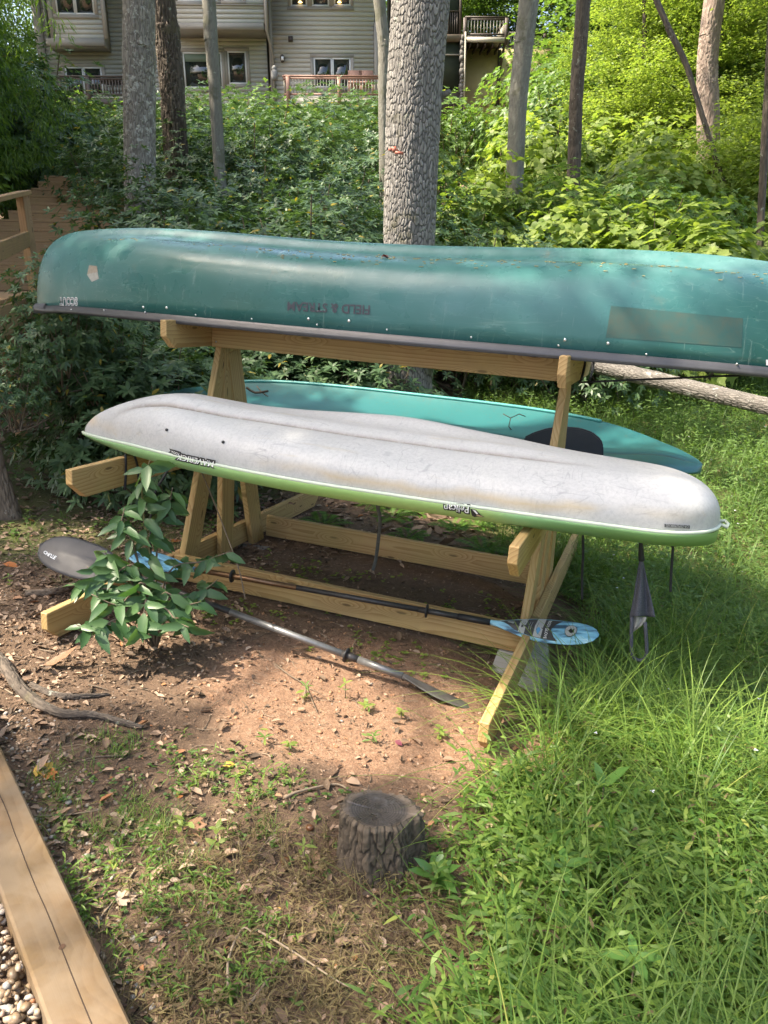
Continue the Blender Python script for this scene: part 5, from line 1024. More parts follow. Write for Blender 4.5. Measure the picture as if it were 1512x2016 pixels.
L(n, c, b.inputs[0]); L(n, ramp(n, noise(n, v, 16., 4), [(.4, (.22, .22, .22)), (.56, (.75, .75, .75))]), b.inputs['Roughness']); bump(n, b, mth(n, 'ADD', rg, mth(n, 'MULTIPLY', nn_, 2.)), .5, .002)
rings = 16; Vt = []
for q in range(rings):
    f_ = 1-q/rings
    for k in range(nu):
        x, y = Vs[-1, k, 0]-c0[0], Vs[-1, k, 1]-c0[1]; crk = -.004*math.exp(-((y-.1*x-.005)/.004)**2)*(x > -.1)
        Vt.append((c0[0]+x*f_, c0[1]+y*f_, Vs[-1, k, 2]*f_+(gz0+.165)*(1-f_)+.002*float(fbm(x*f_*40, y*f_*40, 3, 2))+crk))
Vt.append((c0[0], c0[1], gz0+.165)); nq = rings*nu
part(stp, 'cut_face', Vt, [[(i*nu+j, i*nu+(j+1) % nu, (i+1)*nu+(j+1) % nu, (i+1)*nu+j) for i in range(rings-1) for j in range(nu)], [((rings-1)*nu+j, (rings-1)*nu+(j+1) % nu, nq) for j in range(nu)]], CUT, True)
te = thing('edging_timber', 'weathered square timber edging the gravel at the lower left corner', 'timber', U(130, 1880, 2, -.05), M4)
a = U(0, 1466, 2, -.05); b_ = U(260, 2016, 2, -.05); X_ = nrm(b_-a); nn = np.array([X_[1], -X_[0], 0]); nn = nn if np.dot(nn, U(0, 1794, 2, -.05)-a) > 0 else -nn
A_ = a-X_*1.6+nn*.07-np.array([0, 0, .07]); B_ = b_+X_*.8+nn*.07-np.array([0, 0, .07]); tb = board(te, 'timber', A_, B_, .14, .14, (0, 0, 1), EDGE, bev=.006)
mb = MB(); P = [a+X_*t_+nn*(.055+.012*t_+.002*random.uniform(-1, 1))+np.array([0, 0, .0008]) for t_ in np.linspace(-.3, 1.3, 26)]; mb.tube(P, .0013, 4); mb.build(te, 'crack', simple('dark_crack', (.05, .03, .02), .9))
kp = U(122, 1864, 2, -.049); bm = bmesh.new(); bmesh.ops.create_circle(bm, cap_ends=True, segments=16, radius=.009)
for v in bm.verts: v.co.x *= .7; v.co += Vector(kp)+Vector((0, 0, .0006))-BASE[te.name]
bmesh_obj('knot', bm, simple('dark_knot', (.10, .05, .025), .8), te)
# gravel bed behind the timber and stray pebbles
rs.seed(5)
def rocks(n, pos, rad, name, m, t=None, flat=.65):
    bm = bmesh.new(); bmesh.ops.create_icosphere(bm, subdivisions=1, radius=1); IV = np.array([v.co[:] for v in bm.verts]); IF = np.array([[v.index for v in f.verts] for f in bm.faces]); bm.free()
    V = []; k = len(IV)
    for i in range(n):
        s = rad[i]*np.array([1, rs.uniform(.5, .95), rs.uniform(.35, .65)]); q = IV*(1+.75*(vn(IV[:, 0]*1.6+i*7, IV[:, 1]*1.6+IV[:, 2]*1.3+i*3, 2)-.5)[:, None])*s; a = rs.rand()*6.28; t_ = rs.randn()*.35
        Rm = np.array([[math.cos(a), -math.sin(a), 0], [math.sin(a), math.cos(a), 0], [0, 0, 1]]) @ np.array([[1, 0, 0], [0, math.cos(t_), -math.sin(t_)], [0, math.sin(t_), math.cos(t_)]])
        V.append(q @ Rm.T+pos[i])
    T = (IF[None]+(np.arange(n)*k)[:, None, None]).reshape(-1, 3); me = mesh(name, np.concatenate(V), [T], m, True, {'tint': np.repeat(rs.rand(n), k)})
    return link(name, me, kind='stuff')
pos = []; rad = []
an = R2W(a); Xw = MM @ X_; nw = MM @ nn
for i in range(4200):
    t_ = rs.uniform(-.2, 1.35); s_ = .148+rs.rand()**1.2*.55; P = an+Xw*t_+nw*s_; lay = rs.rand()*.03; pos.append([P[0], P[1], P[2]-.055+lay]); rad.append(rs.choice([.007, .010, .014, .018], p=[.25, .4, .25, .1])*rs.uniform(.8, 1.25))
V = [an+Xw*t_+nw*s_+np.array([0, 0, -.06]) for t_ in (-2.2, 2.4) for s_ in (.14, 3.)]; gb = mesh('gravel_base', V, [[(0, 2, 3, 1)]], GRD, attr={'clay': [0]*4, 'moss': [0]*4}); link('gravel_path', gb, kind='structure')
rocks(len(pos), pos, rad, 'gravel', PEB)
pos = []; rad = []
for i in range(900):
    t_ = rs.uniform(-.4, 1.3); s_ = -abs(rs.randn())*.10-.015; P = an+Xw*t_+nw*s_
    if i > 600: P = np.array([rs.uniform(-2.2, .3), rs.uniform(-2.2, .4), 0])
    r_ = rs.choice([.005, .008, .012], p=[.5, .35, .15])*(1 if i < 600 else .7); pos.append([P[0], P[1], float(gz(P[0], P[1]))+r_*.25]); rad.append(r_)
rocks(len(pos), pos, rad, 'pebbles', PEB)
CLD = simple('clay_clod', (.30, .165, .09), .95, 0, .4, 60); CLD2 = simple('dark_soil_clod', (.12, .08, .05), .95, 0, .4, 60); rs.seed(15)
for m_, n_, bx_, nm_ in ((CLD, 1100, (-1.4, .35, -1.2, .35), 'clay_clods'), (CLD2, 1100, (-2.6, .3, -2.2, .9), 'soil_clods')):
    pos = []; rad = []
    for i in range(n_): x, y = rs.uniform(bx_[0], bx_[1]), rs.uniform(bx_[2], bx_[3]); r_ = rs.choice([.0025, .004, .007, .011], p=[.35, .4, .2, .05]); pos.append([x, y, float(gz(x, y))+r_*.2]); rad.append(r_)
    rocks(n_, pos, rad, nm_, m_)
# ================= LEAF LITTER, CHIPS, TWIGS
def scatter(n, x0, x1, y0, y1, dens):
    P = np.zeros((0, 2))
    while len(P) < n:
        q = np.stack([rs.uniform(x0, x1, n*3), rs.uniform(y0, y1, n*3)], 1); P = np.concatenate([P, q[rs.rand(len(q)) < dens(q[:, 0], q[:, 1])]])
    P = P[:n]; return np.stack([P[:, 0], P[:, 1], gz(P[:, 0], P[:, 1])], 1)
def grassmask(x, y):
    xb = np.interp(y, [-2.6, -1.9, -1.35, -.9, -.3, .3, 1.2, 2.0, 3.0, 6.0], [.30, .28, .20, .14, .24, .28, .25, -.6, -1.0, -2.0]); return sst(-.12, .16, x-xb+.22*fbm(x*3, y*3, 40, 3))
claym = lambda x, y: sst(1.05, .3, np.hypot((x+.45)/1.0, (y+.55)/.7))
under = lambda x, y: ((x > -1.95)*(x < 0)*(y > -.1)*(y < 1.15)).astype(float)
litd = lambda x, y: np.clip((.25+.75*sst(-.9, -1.8, x+.2*fbm(x*2, y*2, 8))+.5*sst(-1., -1.6, y))*(1-.5*claym(x, y))*(1-.75*grassmask(x, y))*(1-.45*under(x, y)), 0, 1)
def flatleaves(P, Lm, Wm, m, name, tmpl=OV8, tilt=.35, tint=None, lift=.004):
    n = len(P); a = rs.rand(n)*6.283; D = np.stack([np.cos(a), np.sin(a), rs.randn(n)*.18], 1); Nn = np.array([0, 0, 1.])+rs.randn(n, 3)*tilt; Ln = Lm*rs.uniform(.6, 1.4, n); s = leafset(P+np.array([0, 0, lift])+np.array([0, 0, 1.])*rs.rand(n, 1)*lift*2, D, Nn, Ln, Wm*Ln/Lm, tmpl, rs.uniform(-.35, .35, n), tint)
    return link(name, mesh(name, s[0], [s[1], s[2]], m, True, {'tint': s[3]}), kind='stuff')
NCR = (np.concatenate([OV8[0]*np.array([1, 1, 1])]), OV8[1], OV8[2]); NCR[0][:, 2] = np.abs(OV8[0][:, 1])*.8
rs.seed(8)
flatleaves(scatter(5200, -4.2, 1.2, -2.5, 3.5, litd), .042, .022, LITT, 'dead_leaf_litter', NCR)
flatleaves(scatter(5500, -3.2, .8, -2.4, 1.8, litd), .024, .013, LITT, 'small_leaf_litter', NCR)
flatleaves(scatter(14000, -3.2, .9, -2.5, 1.6, lambda x, y: np.clip(.25+litd(x, y), 0, 1)*(1-.7*grassmask(x, y))), .014, .007, LITT, 'wood_chips', OV4, .8)
flatleaves(scatter(5000, -9, 4, 1.5, 9, lambda x, y: .5*(1-.8*grassmask(x, y))), .09, .045, LITT, 'dead_leaf_litter_far', OV6, .5)
def twigs(n, dens, lm, r_, name, box=(-3.6, .9, -2.5, 2.2), seed=1):
    rs.seed(seed); P = scatter(n, *box, dens); mb = MB()
    for p in P:
        a = rs.rand()*6.28; l_ = lm*rs.uniform(.3, 1.6); b = rs.randn()*.25; pts = []
        for k in range(4): pts.append([p[0]+math.cos(a+b*k)*l_*k/3, p[1]+math.sin(a+b*k)*l_*k/3, 0])
        pts = np.array(pts); pts[:, 2] = gz(pts[:, 0], pts[:, 1])+r_*1.2+rs.rand()*.006; mb.tube(pts, np.linspace(r_, r_*.5, 4)*rs.uniform(.6, 1.3), 4, False, rs.rand())
    o = link(name, mb.mesh(name, TWIG, True)); o['kind'] = 'stuff'
twigs(2400, lambda x, y: np.clip(litd(x, y)+.15, 0, 1)*(1-.6*grassmask(x, y)), .07, .0018, 'fine_twigs'); twigs(150, litd, .17, .0035, 'sticks', seed=4)
# distinctive leaves
def onleaf(name, lab, px, py, ln, wd, m, tmpl=OV8, rot=0., curl=.3, cat='leaf', lift=.01):
    P = R2W(U(px, py, 2, -.15)); P[2] = float(gz(P[0], P[1]))+lift; t = thing(name, lab, cat, P)
    D = np.array([[math.cos(rot), math.sin(rot), .12]]); s = leafset([P], D, [[.1, -.25, 1.]], ln, wd, tmpl, curl); part(t, 'blade', s[0], [s[1], s[2]], m, True, attr={'tint': s[3]}); return t
LOR = simple('orange_dead_leaf', (.42, .14, .035), .6, 0, .3, 60); LYL = simple('yellow_dead_leaf', (.48, .30, .05), .6, 0, .4, 60); LBN = simple('brown_dead_leaf', (.20, .10, .05), .6, 0, .4, 60); LTN = simple('tan_dead_leaf', (.36, .27, .20), .7, 0, .3, 60); LPU = simple('purple_leaf', (.14, .03, .05), .5)
onleaf('dead_leaf', 'bright orange curled leaf on the litter at the far left edge', 5, 1108, .10, .05, LOR, rot=.2); onleaf('dead_leaf', 'orange leaf on the soil behind the sapling and left front post', 336, 1064, .075, .05, LOR, rot=1.)
onleaf('dead_leaf', 'long brown curled leaf beside the bare branch on the left', 85, 1310, .15, .055, LBN, rot=.5, curl=-.4); onleaf('dead_leaf', 'yellow leaf with brown blotches next to the edging timber', 68, 1510, .085, .07, LYL, LOB, .2); onleaf('dead_leaf', 'rusty leaf overlapping the yellow one by the edging timber', 92, 1516, .06, .045, LOR, LOB, -.4)
onleaf('dead_leaf', 'orange brown lobed leaf lying left of the stump', 375, 1615, .085, .07, LBN, LOB, -.6); onleaf('dead_leaf', 'small amber leaf in the grass patch upper middle', 438, 1502, .045, .03, LYL, rot=.7); onleaf('dead_leaf', 'dark purple leaf on the clay below the black paddle blade', 778, 1462, .035, .024, LPU, rot=-.4); onleaf('dead_leaf', 'large tan dead leaf left of the stump near the green leaf', 235, 1612, .09, .05, LTN, LOB, 2.4); onleaf('dead_leaf', 'yellow leaf in dry grass left of the stump foot', 540, 1800, .035, .025, LYL, rot=1.6)
onleaf('green_leaf', 'single fresh green oval leaf on the litter left of the stump', 275, 1632, .065, .045, LMID, rot=.5); onleaf('dead_leaf', 'pinkish brown leaf standing upright in the grass below the mesh bag', 1300, 1268, .06, .028, simple('pink_brown_leaf', (.30, .14, .11), .6), rot=-.3, lift=.12)
onleaf('dead_leaf', 'narrow brown curled leaf standing in dry grass by the stump', 548, 1790, .08, .03, LBN, rot=-.9, curl=.5); onleaf('dead_leaf', 'tan papery leaf scraps near the lower left timber', 228, 1775, .07, .055, LTN, LOB, 1.); onleaf('dead_leaf', 'small dry leaf lying on the rear lower rail', 566, 1026, .06, .03, LBN, rot=.1, lift=.14)
onleaf('dead_leaf', 'yellow round leaf beside the lower tip of the right sleeper', 940, 1422, .03, .025, LYL, rot=.3)
for k, (x, y, r_, l) in enumerate(((610, 1630, .012, 'acorn-like brown nut on the soil left of the stump'), (562, 1696, .014, 'larger brown nut lying below left of the stump'))):
    P = R2W(U(x, y, 2, -.15)); P[2] = float(gz(P[0], P[1]))+r_*.7; t = thing('brown_nut', l, 'nut', P); bm = bmesh.new(); bmesh.ops.create_uvsphere(bm, u_segments=12, v_segments=8, radius=r_)
    for v in bm.verts: v.co.z *= .8; v.co.x *= 1.2+.2*v.co.y/r_
    bmesh_obj('shell', bm, simple('nut_brown', (.12, .05, .02), .35), t, smooth=True)
def branch(name, lab, pix, rr, m, off=.6, z=-.15):
    P = [R2W(U(x, y, 2, z)) for x, y in pix]; 
    for p, r_ in zip(P, rr): p[2] = float(gz(p[0], p[1]))+r_*off
    t = thing(name, lab, 'branch', P[0]); trunk(t, P, rr, m, 40, 160, 9, .06, .004, 9, 'wood', wob=.08); return t
branch('fallen_branch', 'thick bare branch curving across the litter at the left edge', ((-60, 1270), (0, 1302), (45, 1360), (110, 1400), (190, 1410), (280, 1428)), (.027, .026, .025, .021, .017, .011), BDARK)
branch('fallen_branch', 'grey piece of root beside the curving branch on the left', ((60, 1345), (110, 1366), (160, 1368), (215, 1362)), (.012, .014, .012, .006), BDARK); branch('fallen_branch', 'short thick rotten stick under the black blade beside left sleeper', ((50, 1170), (110, 1165), (160, 1145)), (.02, .024, .02), BBRN)
def stick(lab, pix, r_, m=TWIG, lift=0.01, tint=.5):
    P = [R2W(U(x, y, 2, -.15)) for x, y in pix]
    for p in P: p[2] = float(gz(p[0], p[1]))+lift
    t = thing('twig', lab, 'twig', P[0]); mb = MB(); mb.tube(curve(P, 16), np.linspace(r_, r_*.5, 16), 6, True, tint); mb.build(t, 'wood', m, True)
stick('thin dark root line crossing the soil in the lower left, upper one', ((85, 1540), (140, 1535), (190, 1522), (222, 1510)), .004, tint=.2); stick('long straight pale twig pointing to the edging timber', ((62, 1602), (120, 1600), (200, 1592)), .004, tint=.6)
stick('curved dark twig left of the small amber leaf', ((335, 1522), (360, 1510), (400, 1502), (455, 1500)), .004, tint=.3); stick('pale dry stalk crossing the dry grass at the bottom', ((510, 1845), (580, 1890), (660, 1945), (700, 1965)), .003, tint=1, lift=.03); stick('bent pale stalk over the lower middle ground', ((450, 1960), (452, 1900), (478, 1842), (500, 1850)), .004, tint=1., lift=.03)
stick('long thin twig on the clay above the sunlit patch', ((543, 1310), (570, 1330), (600, 1350), (625, 1403)), .003, tint=.4); stick('forked pale twig under the front rail near black paddle', ((700, 1300), (695, 1270), (712, 1250), (745, 1240)), .003, tint=.8); stick('stubby tan stick near the bottom centre', ((478, 1990), (505, 1960), (530, 1925)), .006, tint=.9)
stick('thick grey stick in the litter below the rot stick', ((560, 1570), (590, 1560), (660, 1545), (690, 1560)), .006, tint=.6); stick('dark twig above the stump on its left', ((560, 1578), (600, 1576), (640, 1574)), .0035, tint=.1)
# ================= SAPLING in front of the left frame (each leaf a part)
rs.seed(14); random.seed(14)
s = leafset([(0, 0, 0)], np.array([[1., 0, 0]]), np.array([[0, 0, 1.]]), 1., .40, (OV8[0]*np.array([1, 1, 2.2]), OV8[1], OV8[2]), .38, [.5]); SLF = []
for tt in (.1, .45, .85):
    me = mesh('leaf', s[0], [s[1], s[2]], LSAP, True, {'tint': np.full(8, tt)}); SLF.append(me)
def leafobj(t, me, P, D, Nn, ln, name='leaf', parent=None):
    D = nrm(np.array(D, float)); Nn = nrm(np.array(Nn, float)-D*np.dot(D, Nn)); S = np.cross(Nn, D); o = link(name, me, parent or t)
    b = np.array(BASE[t.name]); o.matrix_basis = Matrix([[D[i]*ln, S[i]*ln, Nn[i]*ln, P[i]-b[i]] for i in range(3)]+[[0, 0, 0, 1]]); return o
bs = U(300, 1215, 1, -.62); bs = R2W(bs); bs[2] = float(gz(bs[0], bs[1]))
sap = thing('magnolia_sapling', 'leafy green sapling growing through the left end of the rack', 'sapling', bs)
def rp(px, py, y): return R2W(U(px, py, 1, y))
stems = [[bs, rp(296, 1100, -.62), rp(282, 1010, -.60), rp(281, 945, -.60), rp(296, 905, -.60)], [bs, rp(270, 1120, -.68), rp(215, 1135, -.75), rp(170, 1115, -.8)], [bs, rp(330, 1130, -.55), rp(400, 1105, -.45), rp(455, 1085, -.4)],
         [bs, rp(285, 1150, -.72), rp(235, 1190, -.8), rp(180, 1170, -.85)], [bs, rp(320, 1170, -.65), rp(360, 1190, -.62), rp(395, 1185, -.6)], [bs, rp(265, 1080, -.66), rp(240, 1040, -.68), rp(245, 1000, -.66)], [bs, rp(310, 1060, -.55), rp(330, 1000, -.5), rp(340, 960, -.5)], [bs, rp(290, 1180, -.75), rp(280, 1230, -.82), rp(262, 1250, -.85)], [bs, rp(240, 1220, -.8), rp(190, 1240, -.9), rp(150, 1230, -.95)], [bs, rp(240, 1170, -.75), rp(180, 1160, -.8), rp(135, 1150, -.85)], [bs, rp(340, 1190, -.6), rp(390, 1170, -.5), rp(430, 1140, -.45)], [bs, rp(320, 1200, -.7), rp(350, 1225, -.75), rp(372, 1235, -.78)], [bs, rp(262, 1150, -.7), rp(225, 1110, -.72), rp(205, 1085, -.75)]]
viewd = nrm(np.array([CW[0]-bs[0], CW[1]-bs[1], .9]))
for si, sp in enumerate(stems):
    C = curve(sp, 16); mb = MB(); mb.tube(C, np.linspace(.006, .002, 16), 6, True, .35); mb.build(sap, 'stem', simple('sapling_stem', (.14, .13, .05), .6) if si == 0 else TWIG, True)
    nl = 30 if si == 0 else 20
    for k in range(nl):
        f_ = .25+.75*(k+.5)/nl if si == 0 else .35+.65*(k+.5)/nl; P = C[min(15, int(f_*15))]; a = k*2.4+random.random(); dr = nrm(np.array([math.cos(a), math.sin(a)*.8, random.uniform(-.6, .2)]))
        leafobj(sap, SLF[random.randrange(3)], P, dr, viewd+rs.randn(3)*.45+np.array([0, 0, .6]), random.uniform(.075, .125)*(1.15 if si == 0 else 1))
# small shiny plant by the stump
LSH = leafm('glossy_leaf', (.05, .13, .03), (.12, .24, .05), .3, .3, .6); s8 = leafset([(0, 0, 0)], np.array([[1., 0, 0]]), np.array([[0, 0, 1.]]), 1., .4, OV8, .2, [.6]); mel = mesh('leaf', s8[0], [s8[1], s8[2]], LSH, True, {'tint': s8[3]})
def seedling(lab, px, py, n, ln, me=mel, h=.05, up=.5, name='seedling', cat='plant', group=None):
    P = R2W(U(px, py, 2, -.15)); P[2] = float(gz(P[0], P[1])); t = thing(name, lab, cat, P, group=group); top = P+np.array([0, 0, h]); mb = MB(); mb.tube([P-np.array([0, 0, .01]), top], .0025, 5, True, .3); mb.build(t, 'stem', TWIG)
    for k in range(n): a = k*6.28/n*1.0+random.random()*.5; leafobj(t, me, top, (math.cos(a), math.sin(a), up*random.uniform(.3, 1.4)), (-.5*math.cos(a), -.5*math.sin(a)-.2, 1), ln*random.uniform(.75, 1.2))
    return t
seedling('glossy green seedling with broad pointed leaves at the right foot of the stump', 858, 1745, 11, .085, h=.03, up=.9)
seedling('single large green leaf rosette in the weeds on the right', 1180, 1640, 3, .10, h=.18, up=1.2); seedling('broad leaf plant at the very bottom right edge', 1235, 2010, 4, .07, h=.20, up=.5); seedling('three leaved plant among the weeds right of the stump', 1105, 1800, 4, .07, h=.17, up=.3)
sl_ = [(522, 1460, 'pointed seedling on the sunlit clay, left one'), (570, 1474, 'round leaved seedling on the edge of the clay'), (603, 1372, 'small seedling below the grey paddle shaft'), (680, 1370, 'upright seedling on the clay left of the black blade'), (720, 1400, 'bushy seedling below the black blade, left one'), (790, 1415, 'bushy seedling below the black blade, right one'), (865, 1450, 'leafy clump by the lower right sleeper end'), (735, 1460, 'pale green seedling above the stump'), (130, 1645, 'bright three leaved sprout by the edging timber'), (410, 1530, 'heart leaved sprout in the litter'), (360, 1635, 'purple tinged sprout left of the stump'), (430, 1665, 'round leaved sprout beside the fern patch'), (1010, 1420, 'pale sprout at the foot of the right sleeper'), (85, 930, 'low green weed on the moss near the trunk foot'), (60, 1020, 'broad leaved weed at the left edge'), (190, 895, 'clump of weeds behind the middle left arm'), (240, 950, 'clump of weeds below the middle left arm'), (20, 1150, 'small weed at the left edge by the paddle'), (600, 1700, 'low weed left of the stump foot'), (880, 1235, 'leaf rosette under the front rail, left'), (760, 1220, 'leaf rosette under the front rail, middle')]
s9 = leafset([(0, 0, 0)], np.array([[1., 0, 0]]), np.array([[0, 0, 1.]]), 1., .34, OV8, .35, [.7]); mes = [mesh('leaf', s9[0]*np.array([1, w_, 1]), [s9[1], s9[2]], m_, True, {'tint': s9[3]}) for m_, w_ in ((LBRT, 1.), (LMID, .8), (LBRT, 1.5))]
for x, y, l in sl_:
    t = seedling(l, x, y, random.randint(3, 5), random.uniform(.025, .04), mes[random.randrange(3)], h=random.uniform(.02, .07), up=.6)
    tp_ = np.array(BASE[t.name]); me_ = mes[random.randrange(3)]
    for k in range(random.randint(3, 7)): a = random.random()*6.28; leafobj(t, me_, tp_+np.array([random.gauss(0, .01), random.gauss(0, .01), random.uniform(.005, .05)]), (math.cos(a), math.sin(a), random.uniform(0, .9)), (random.gauss(0, .4), random.gauss(0, .4)-.2, 1), random.uniform(.015, .04))
# ================= GROUND PLANTS as stuff
def clover(n, dens, box, name, r_=.009, m=LMID, seed=3, hgt=.02):
    rs.seed(seed); P = scatter(n, *box, dens); sets = []
    for k in range(4):
        a = k*1.57+rs.rand(n)*.7; D = np.stack([np.cos(a), np.sin(a), rs.rand(n)*.4], 1); sets.append(leafset(P+np.array([0, 0, 1])*rs.rand(n, 1)*hgt, D, np.array([0, 0, 1.])+rs.randn(n, 3)*.3, r_*1.5*rs.uniform(.7, 1.3, n), r_*1.3, OV6, .1))
    link(name, leafmesh(name, sets, m, True), kind='stuff')
clover(330, lambda x, y: .2+.8*(vn(x*3, y*3, 5) > .55), (-1.3, .2, -2.3, -1.2), 'creeping_clover'); clover(260, lambda x, y: .1+.9*(vn(x*4, y*4, 6) > .6), (-1.8, .2, -.3, .9), 'clover_by_rails', .013, LBRT, 5); clover(500, lambda x, y: .5*(vn(x*2, y*2, 7) > .5)+.0, (-5, -2, -.2, 4.5), 'low_weeds_left', .02, LMID, 6, .08)
def blades(n, dens, box, L0, L1, w, arch, seg, m, name, seed, clump=1, lean=.4, tint=None):
    rs.seed(seed); B = scatter(n, *box, dens); B = np.repeat(B, clump, 0); N_ = len(B); B[:, :2] += rs.randn(N_, 2)*(.02 if clump > 1 else 0)
    a = rs.rand(N_)*6.283; D = np.stack([np.cos(a), np.sin(a)], 1); Ln = rs.uniform(L0, L1, N_); ar = arch*rs.uniform(.4, 1.6, N_); le = lean*rs.rand(N_); V = []
    sd_ = np.stack([-D[:, 1], D[:, 0]], 1)
    for k in range(seg+1):
        t = k/seg; h = Ln*(t*np.cos(le)-.55*ar*t**2.5); r = Ln*(np.sin(le)*t+ar*.75*t**2); ww = w*(1-t**1.8)*(.6+.4*min(1, t*5))+1e-4
        c = np.stack([B[:, 0]+D[:, 0]*r, B[:, 1]+D[:, 1]*r, B[:, 2]-.01+h], 1); V += [c-np.stack([sd_[:, 0], sd_[:, 1], np.zeros(N_)], 1)*ww/2, c+np.stack([sd_[:, 0], sd_[:, 1], np.zeros(N_)], 1)*ww/2]
    V = np.stack(V, 1); k2 = 2*(seg+1); off = (np.arange(N_)*k2)[:, None, None]; Q = np.array([(2*i, 2*i+1, 2*i+3, 2*i+2) for i in range(seg)])[None]+off
    link(name, mesh(name, V, [Q.reshape(-1, 4)], m, True, {'tint': np.repeat(rs.rand(N_) if tint is None else np.full(N_, tint), k2)}), kind='stuff')
gm = grassmask; R1 = (-.1, 2.6, -2.4, 1.8)
def stilt(n, dens, box, h0, h1, name, m, seed, nl=7, ll=.055, lw=.011):
    rs.seed(seed); B = scatter(n, *box, dens); a = rs.rand(n)*6.283; le = rs.rand(n)*.5; H = rs.uniform(h0, h1, n)*(.55+.9*vn(B[:, 0]*2.2, B[:, 1]*2.2, 77)); sets = []
    tipv = np.stack([np.cos(a)*np.sin(le), np.sin(a)*np.sin(le), np.cos(le)], 1)
    for k in range(nl):
        t = (k+1.)/nl; P = B+tipv*(H*t)[:, None]; b = a+k*2.5+rs.randn(n)*.5; D = np.stack([np.cos(b), np.sin(b), .15+.5*rs.randn(n)*.5+.35*t], 1); sets.append(leafset(P, D, np.array([0, 0, 1.])+rs.randn(n, 3)*.35, ll*rs.uniform(.6, 1.35, n), lw*rs.uniform(.8, 1.3, n), OV6 if ll > .04 else OV4, .3))
    S = nrm(np.cross(tipv, rs.randn(n, 3)))*.0011; V = np.stack([B-S, B+S, B+tipv*H[:, None]], 1); sets.append((V.reshape(-1, 3), np.zeros((0, 4), int), np.arange(n*3).reshape(-1, 3), np.repeat(rs.rand(n), 3)))
    link(name, leafmesh(name, sets, m), kind='stuff')
stilt(7000, lambda x, y: gm(x, y), R1, .10, .30, 'stilt_grass', GRS, 31, 7, .044, .0085)
stilt(1500, lambda x, y: gm(x, y), R1, .05, .22, 'withered_grass_stems', DRYG, 44, 6, .045, .007)
stilt(2200, lambda x, y: gm(x+.15, y)*.6, (.0, 1.3, -2.4, -.9), .08, .2, 'stilt_grass_edge', GRS, 32, 6)
blades(420, lambda x, y: sst(-1.0, -.4, x)*sst(-1.3, -1.6, y)*(1-gm(x, y)*.6), (-1.1, .8, -2.5, -1.25), .05, .15, .0028, .9, 4, DRYG, 'dry_grass_blades', 43, 7, 1.1)
stilt(900, lambda x, y: sst(-.9, -.3, x)*sst(-1.35, -1.65, y)*(1-gm(x, y)*.6)+.02, (-1.1, .8, -2.5, -1.3), .03, .09, 'dry_thatch', DRYG, 33, 6, .028, .005)
stilt(420, lambda x, y: (vn(x*2.6, y*2.6, 12) > .5)*sst(-1.1, -.7, x)*sst(-1.1, -1.4, y), (-1.1, .6, -2.4, -1.0), .03, .08, 'short_green_grass', GRS, 34, 6, .03, .006)
blades(1150, lambda x, y: gm(x, y)*(.2+.8*(vn(x*2.3, y*2.3, 61) > .5)), R1, .30, .68, .0046, .85, 7, GRS, 'long_grass_blades', 35, 7, .6); blades(26, lambda x, y: x*0+1., (.22, 1.0, -.75, -.05), .40, .72, .0065, .9, 9, GRS, 'tall_arching_grass', 36, 11, .6, .93)
blades(10, lambda x, y: x*0+1., (.15, .5, -1.9, -1.1), .3, .5, .006, .6, 8, GRS, 'arching_grass_right_of_stump', 37, 6, .8, .6)
blades(4200, lambda x, y: gm(x, y), (-1.5, 5.5, .9, 8.0), .25, .55, .007, .75, 4, GRSF, 'field_grass', 38, 5, .6)
stilt(14000, lambda x, y: gm(x, y), (-1.5, 5.5, .9, 7.0), .15, .38, 'field_stilt_grass', GRSF, 39, 6, .06, .012)
blades(46, lambda x, y: (vn(x*3, y*3, 19) > .45)*1., (-1.35, -.5, -1.75, -1.15), .04, .09, .0022, .5, 3, GRS, 'fine_grass_tufts', 40, 26, .9)
blades(60, lambda x, y: 1+x*0, (-4.2, -2.1, -.2, 3.2), .05, .16, .003, .5, 3, GRSF, 'fine_grass_left', 41, 14, .8)
rs.seed(50); n_ = 190; P = scatter(n_, .3, 5, -2.2, 6, gm); P[:, 2] += rs.uniform(.17, .34, n_)
flw = [leafset(P, np.stack([np.cos(k*2.1+P[:, 0]*9), np.sin(k*2.1+P[:, 0]*9), P[:, 0]*0+.2], 1), np.array([0, 0, 1.])+rs.randn(n_, 3)*.3, .009+.0006*P[:, 1].clip(0), .007, OV4, 0) for k in range(3)]
FLM, n, b = mat('white_petal'); b.inputs['Base Color'].default_value = (.7, .68, .75, 1); b.inputs['Roughness'].default_value = .6; link('tiny_white_flowers', leafmesh('tiny_white_flowers', flw, FLM), kind='stuff')
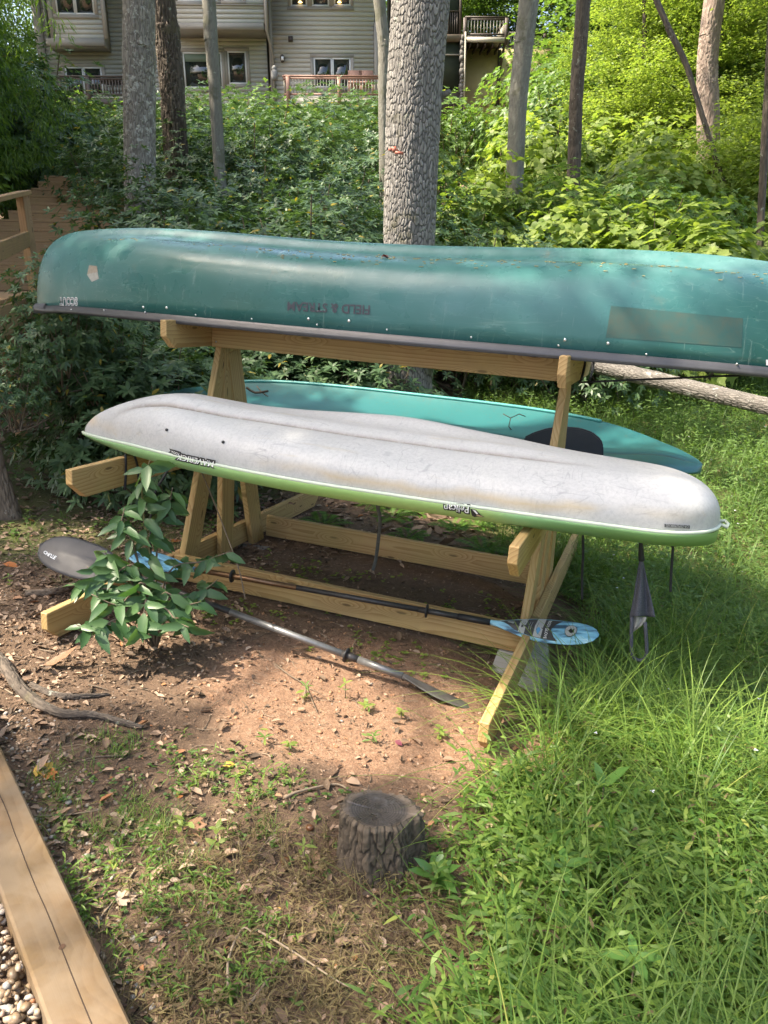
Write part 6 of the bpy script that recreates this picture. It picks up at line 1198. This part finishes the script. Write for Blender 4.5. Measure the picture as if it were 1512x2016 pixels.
# ferns
def fern_mesh(seed, nf, fl, leaf):
    rs.seed(seed); sets = []
    for q in range(nf):
        a = q*6.28/nf+rs.rand()*.6; el = rs.uniform(.5, 1.0); k = 26; t = np.linspace(.08, 1, k); r = fl*rs.uniform(.7, 1.1)
        X_ = np.stack([np.cos(a)*r*t*math.cos(el*.7), np.sin(a)*r*t*math.cos(el*.7), r*(t*math.sin(el)-.55*t**2)], 1); dv = nrm(np.gradient(X_, axis=0)); up = np.tile([0, 0, 1.], (k, 1)); S = nrm(np.cross(dv, up)); Nn = np.cross(S, dv); ln = leaf*fl*np.sin(np.pi*np.clip(t*.93+.07, 0, 1))**.8+.004
        for sg in (1, -1): sets.append(leafset(X_, S*sg+dv*.35, Nn, ln, fl*.028, OV4, .15))
    return leafmesh('fronds', sets, FERN)
FM = [fern_mesh(1, 7, .30, .22), fern_mesh(2, 9, .34, .2)]
def fern(lab, x, y, s, group=None, ms=0): t = thing('fern', lab, 'fern', (x, y, float(gz(x, y))-.01), group=group, rz=random.random()*6); t.scale = (s, s, s); link('fronds', FM[ms], t); return t
def gpx(px, py): P = R2W(U(px, py, 2, -.15)); return P[0], P[1]
fern('small bright fern in the dry grass below the stump', *gpx(672, 1845), .26); fern('small bright fern right of the stump by the glossy seedling', *gpx(900, 1775), .32); fern('fern at the right side of the pier block under the blue blade', .42, .35, .8, ms=1); fern('fern beside the right frame under the kayak', .38, .85, .9)
for k in range(16): fern('fern in deep shade behind the rear rail, %s from the left' % ORD[k], -1.7+k*.16+random.random()*.1, 1.45+random.random()*1.0, random.uniform(.7, 1.1), 'ferns behind the rack', k % 2)
for k in range(5): fern('fern in the field grass right of the rack, %s from the left' % ORD[k], .8+k*.5+random.random()*.3, 1.0+random.random()*3, random.uniform(.8, 1.1), 'ferns in the field', k % 2)
# left: mossy foot of a trunk at the edge
fx, fy = WD(-18, 850, 5.6)[:2]; ft = thing('mossy_trunk', 'dark mossy trunk foot cut by the left edge of the photo', 'tree', (fx, fy, float(G(fx, fy)))); g_ = float(G(fx, fy))
trunk(ft, [(fx+.03, fy, g_-.2), (fx, fy, g_+.3), (fx-.12, fy, g_+1.2), (fx-.5, fy+.1, g_+3.5), (fx-.9, fy+.2, g_+6)], [.075, .055, .05, .05, .04], BBRN, 90, 260, 16, .10, .006, 88, flare=.9)
# leafy laurel twigs by the canoe bow
for px, py, D, s, lab in ((120, 660, 5.8, .42, 'laurel branch hanging below the canoe bow end'), (20, 775, 5.4, .26, 'low laurel twigs at the left edge beside mossy trunk'), (185, 740, 6.0, .5, 'laurel branches between the canoe bow and white kayak')):
    w = WD(px, py, D); g_ = float(G(w[0], w[1])); t = thing('laurel_branch', lab, 'branch', (w[0], w[1], w[2]-s*.9)); t.scale = (s, s, s); link('foliage', RHO[int(px) % 3][0], t); link('stems', RHO[0][1], t)
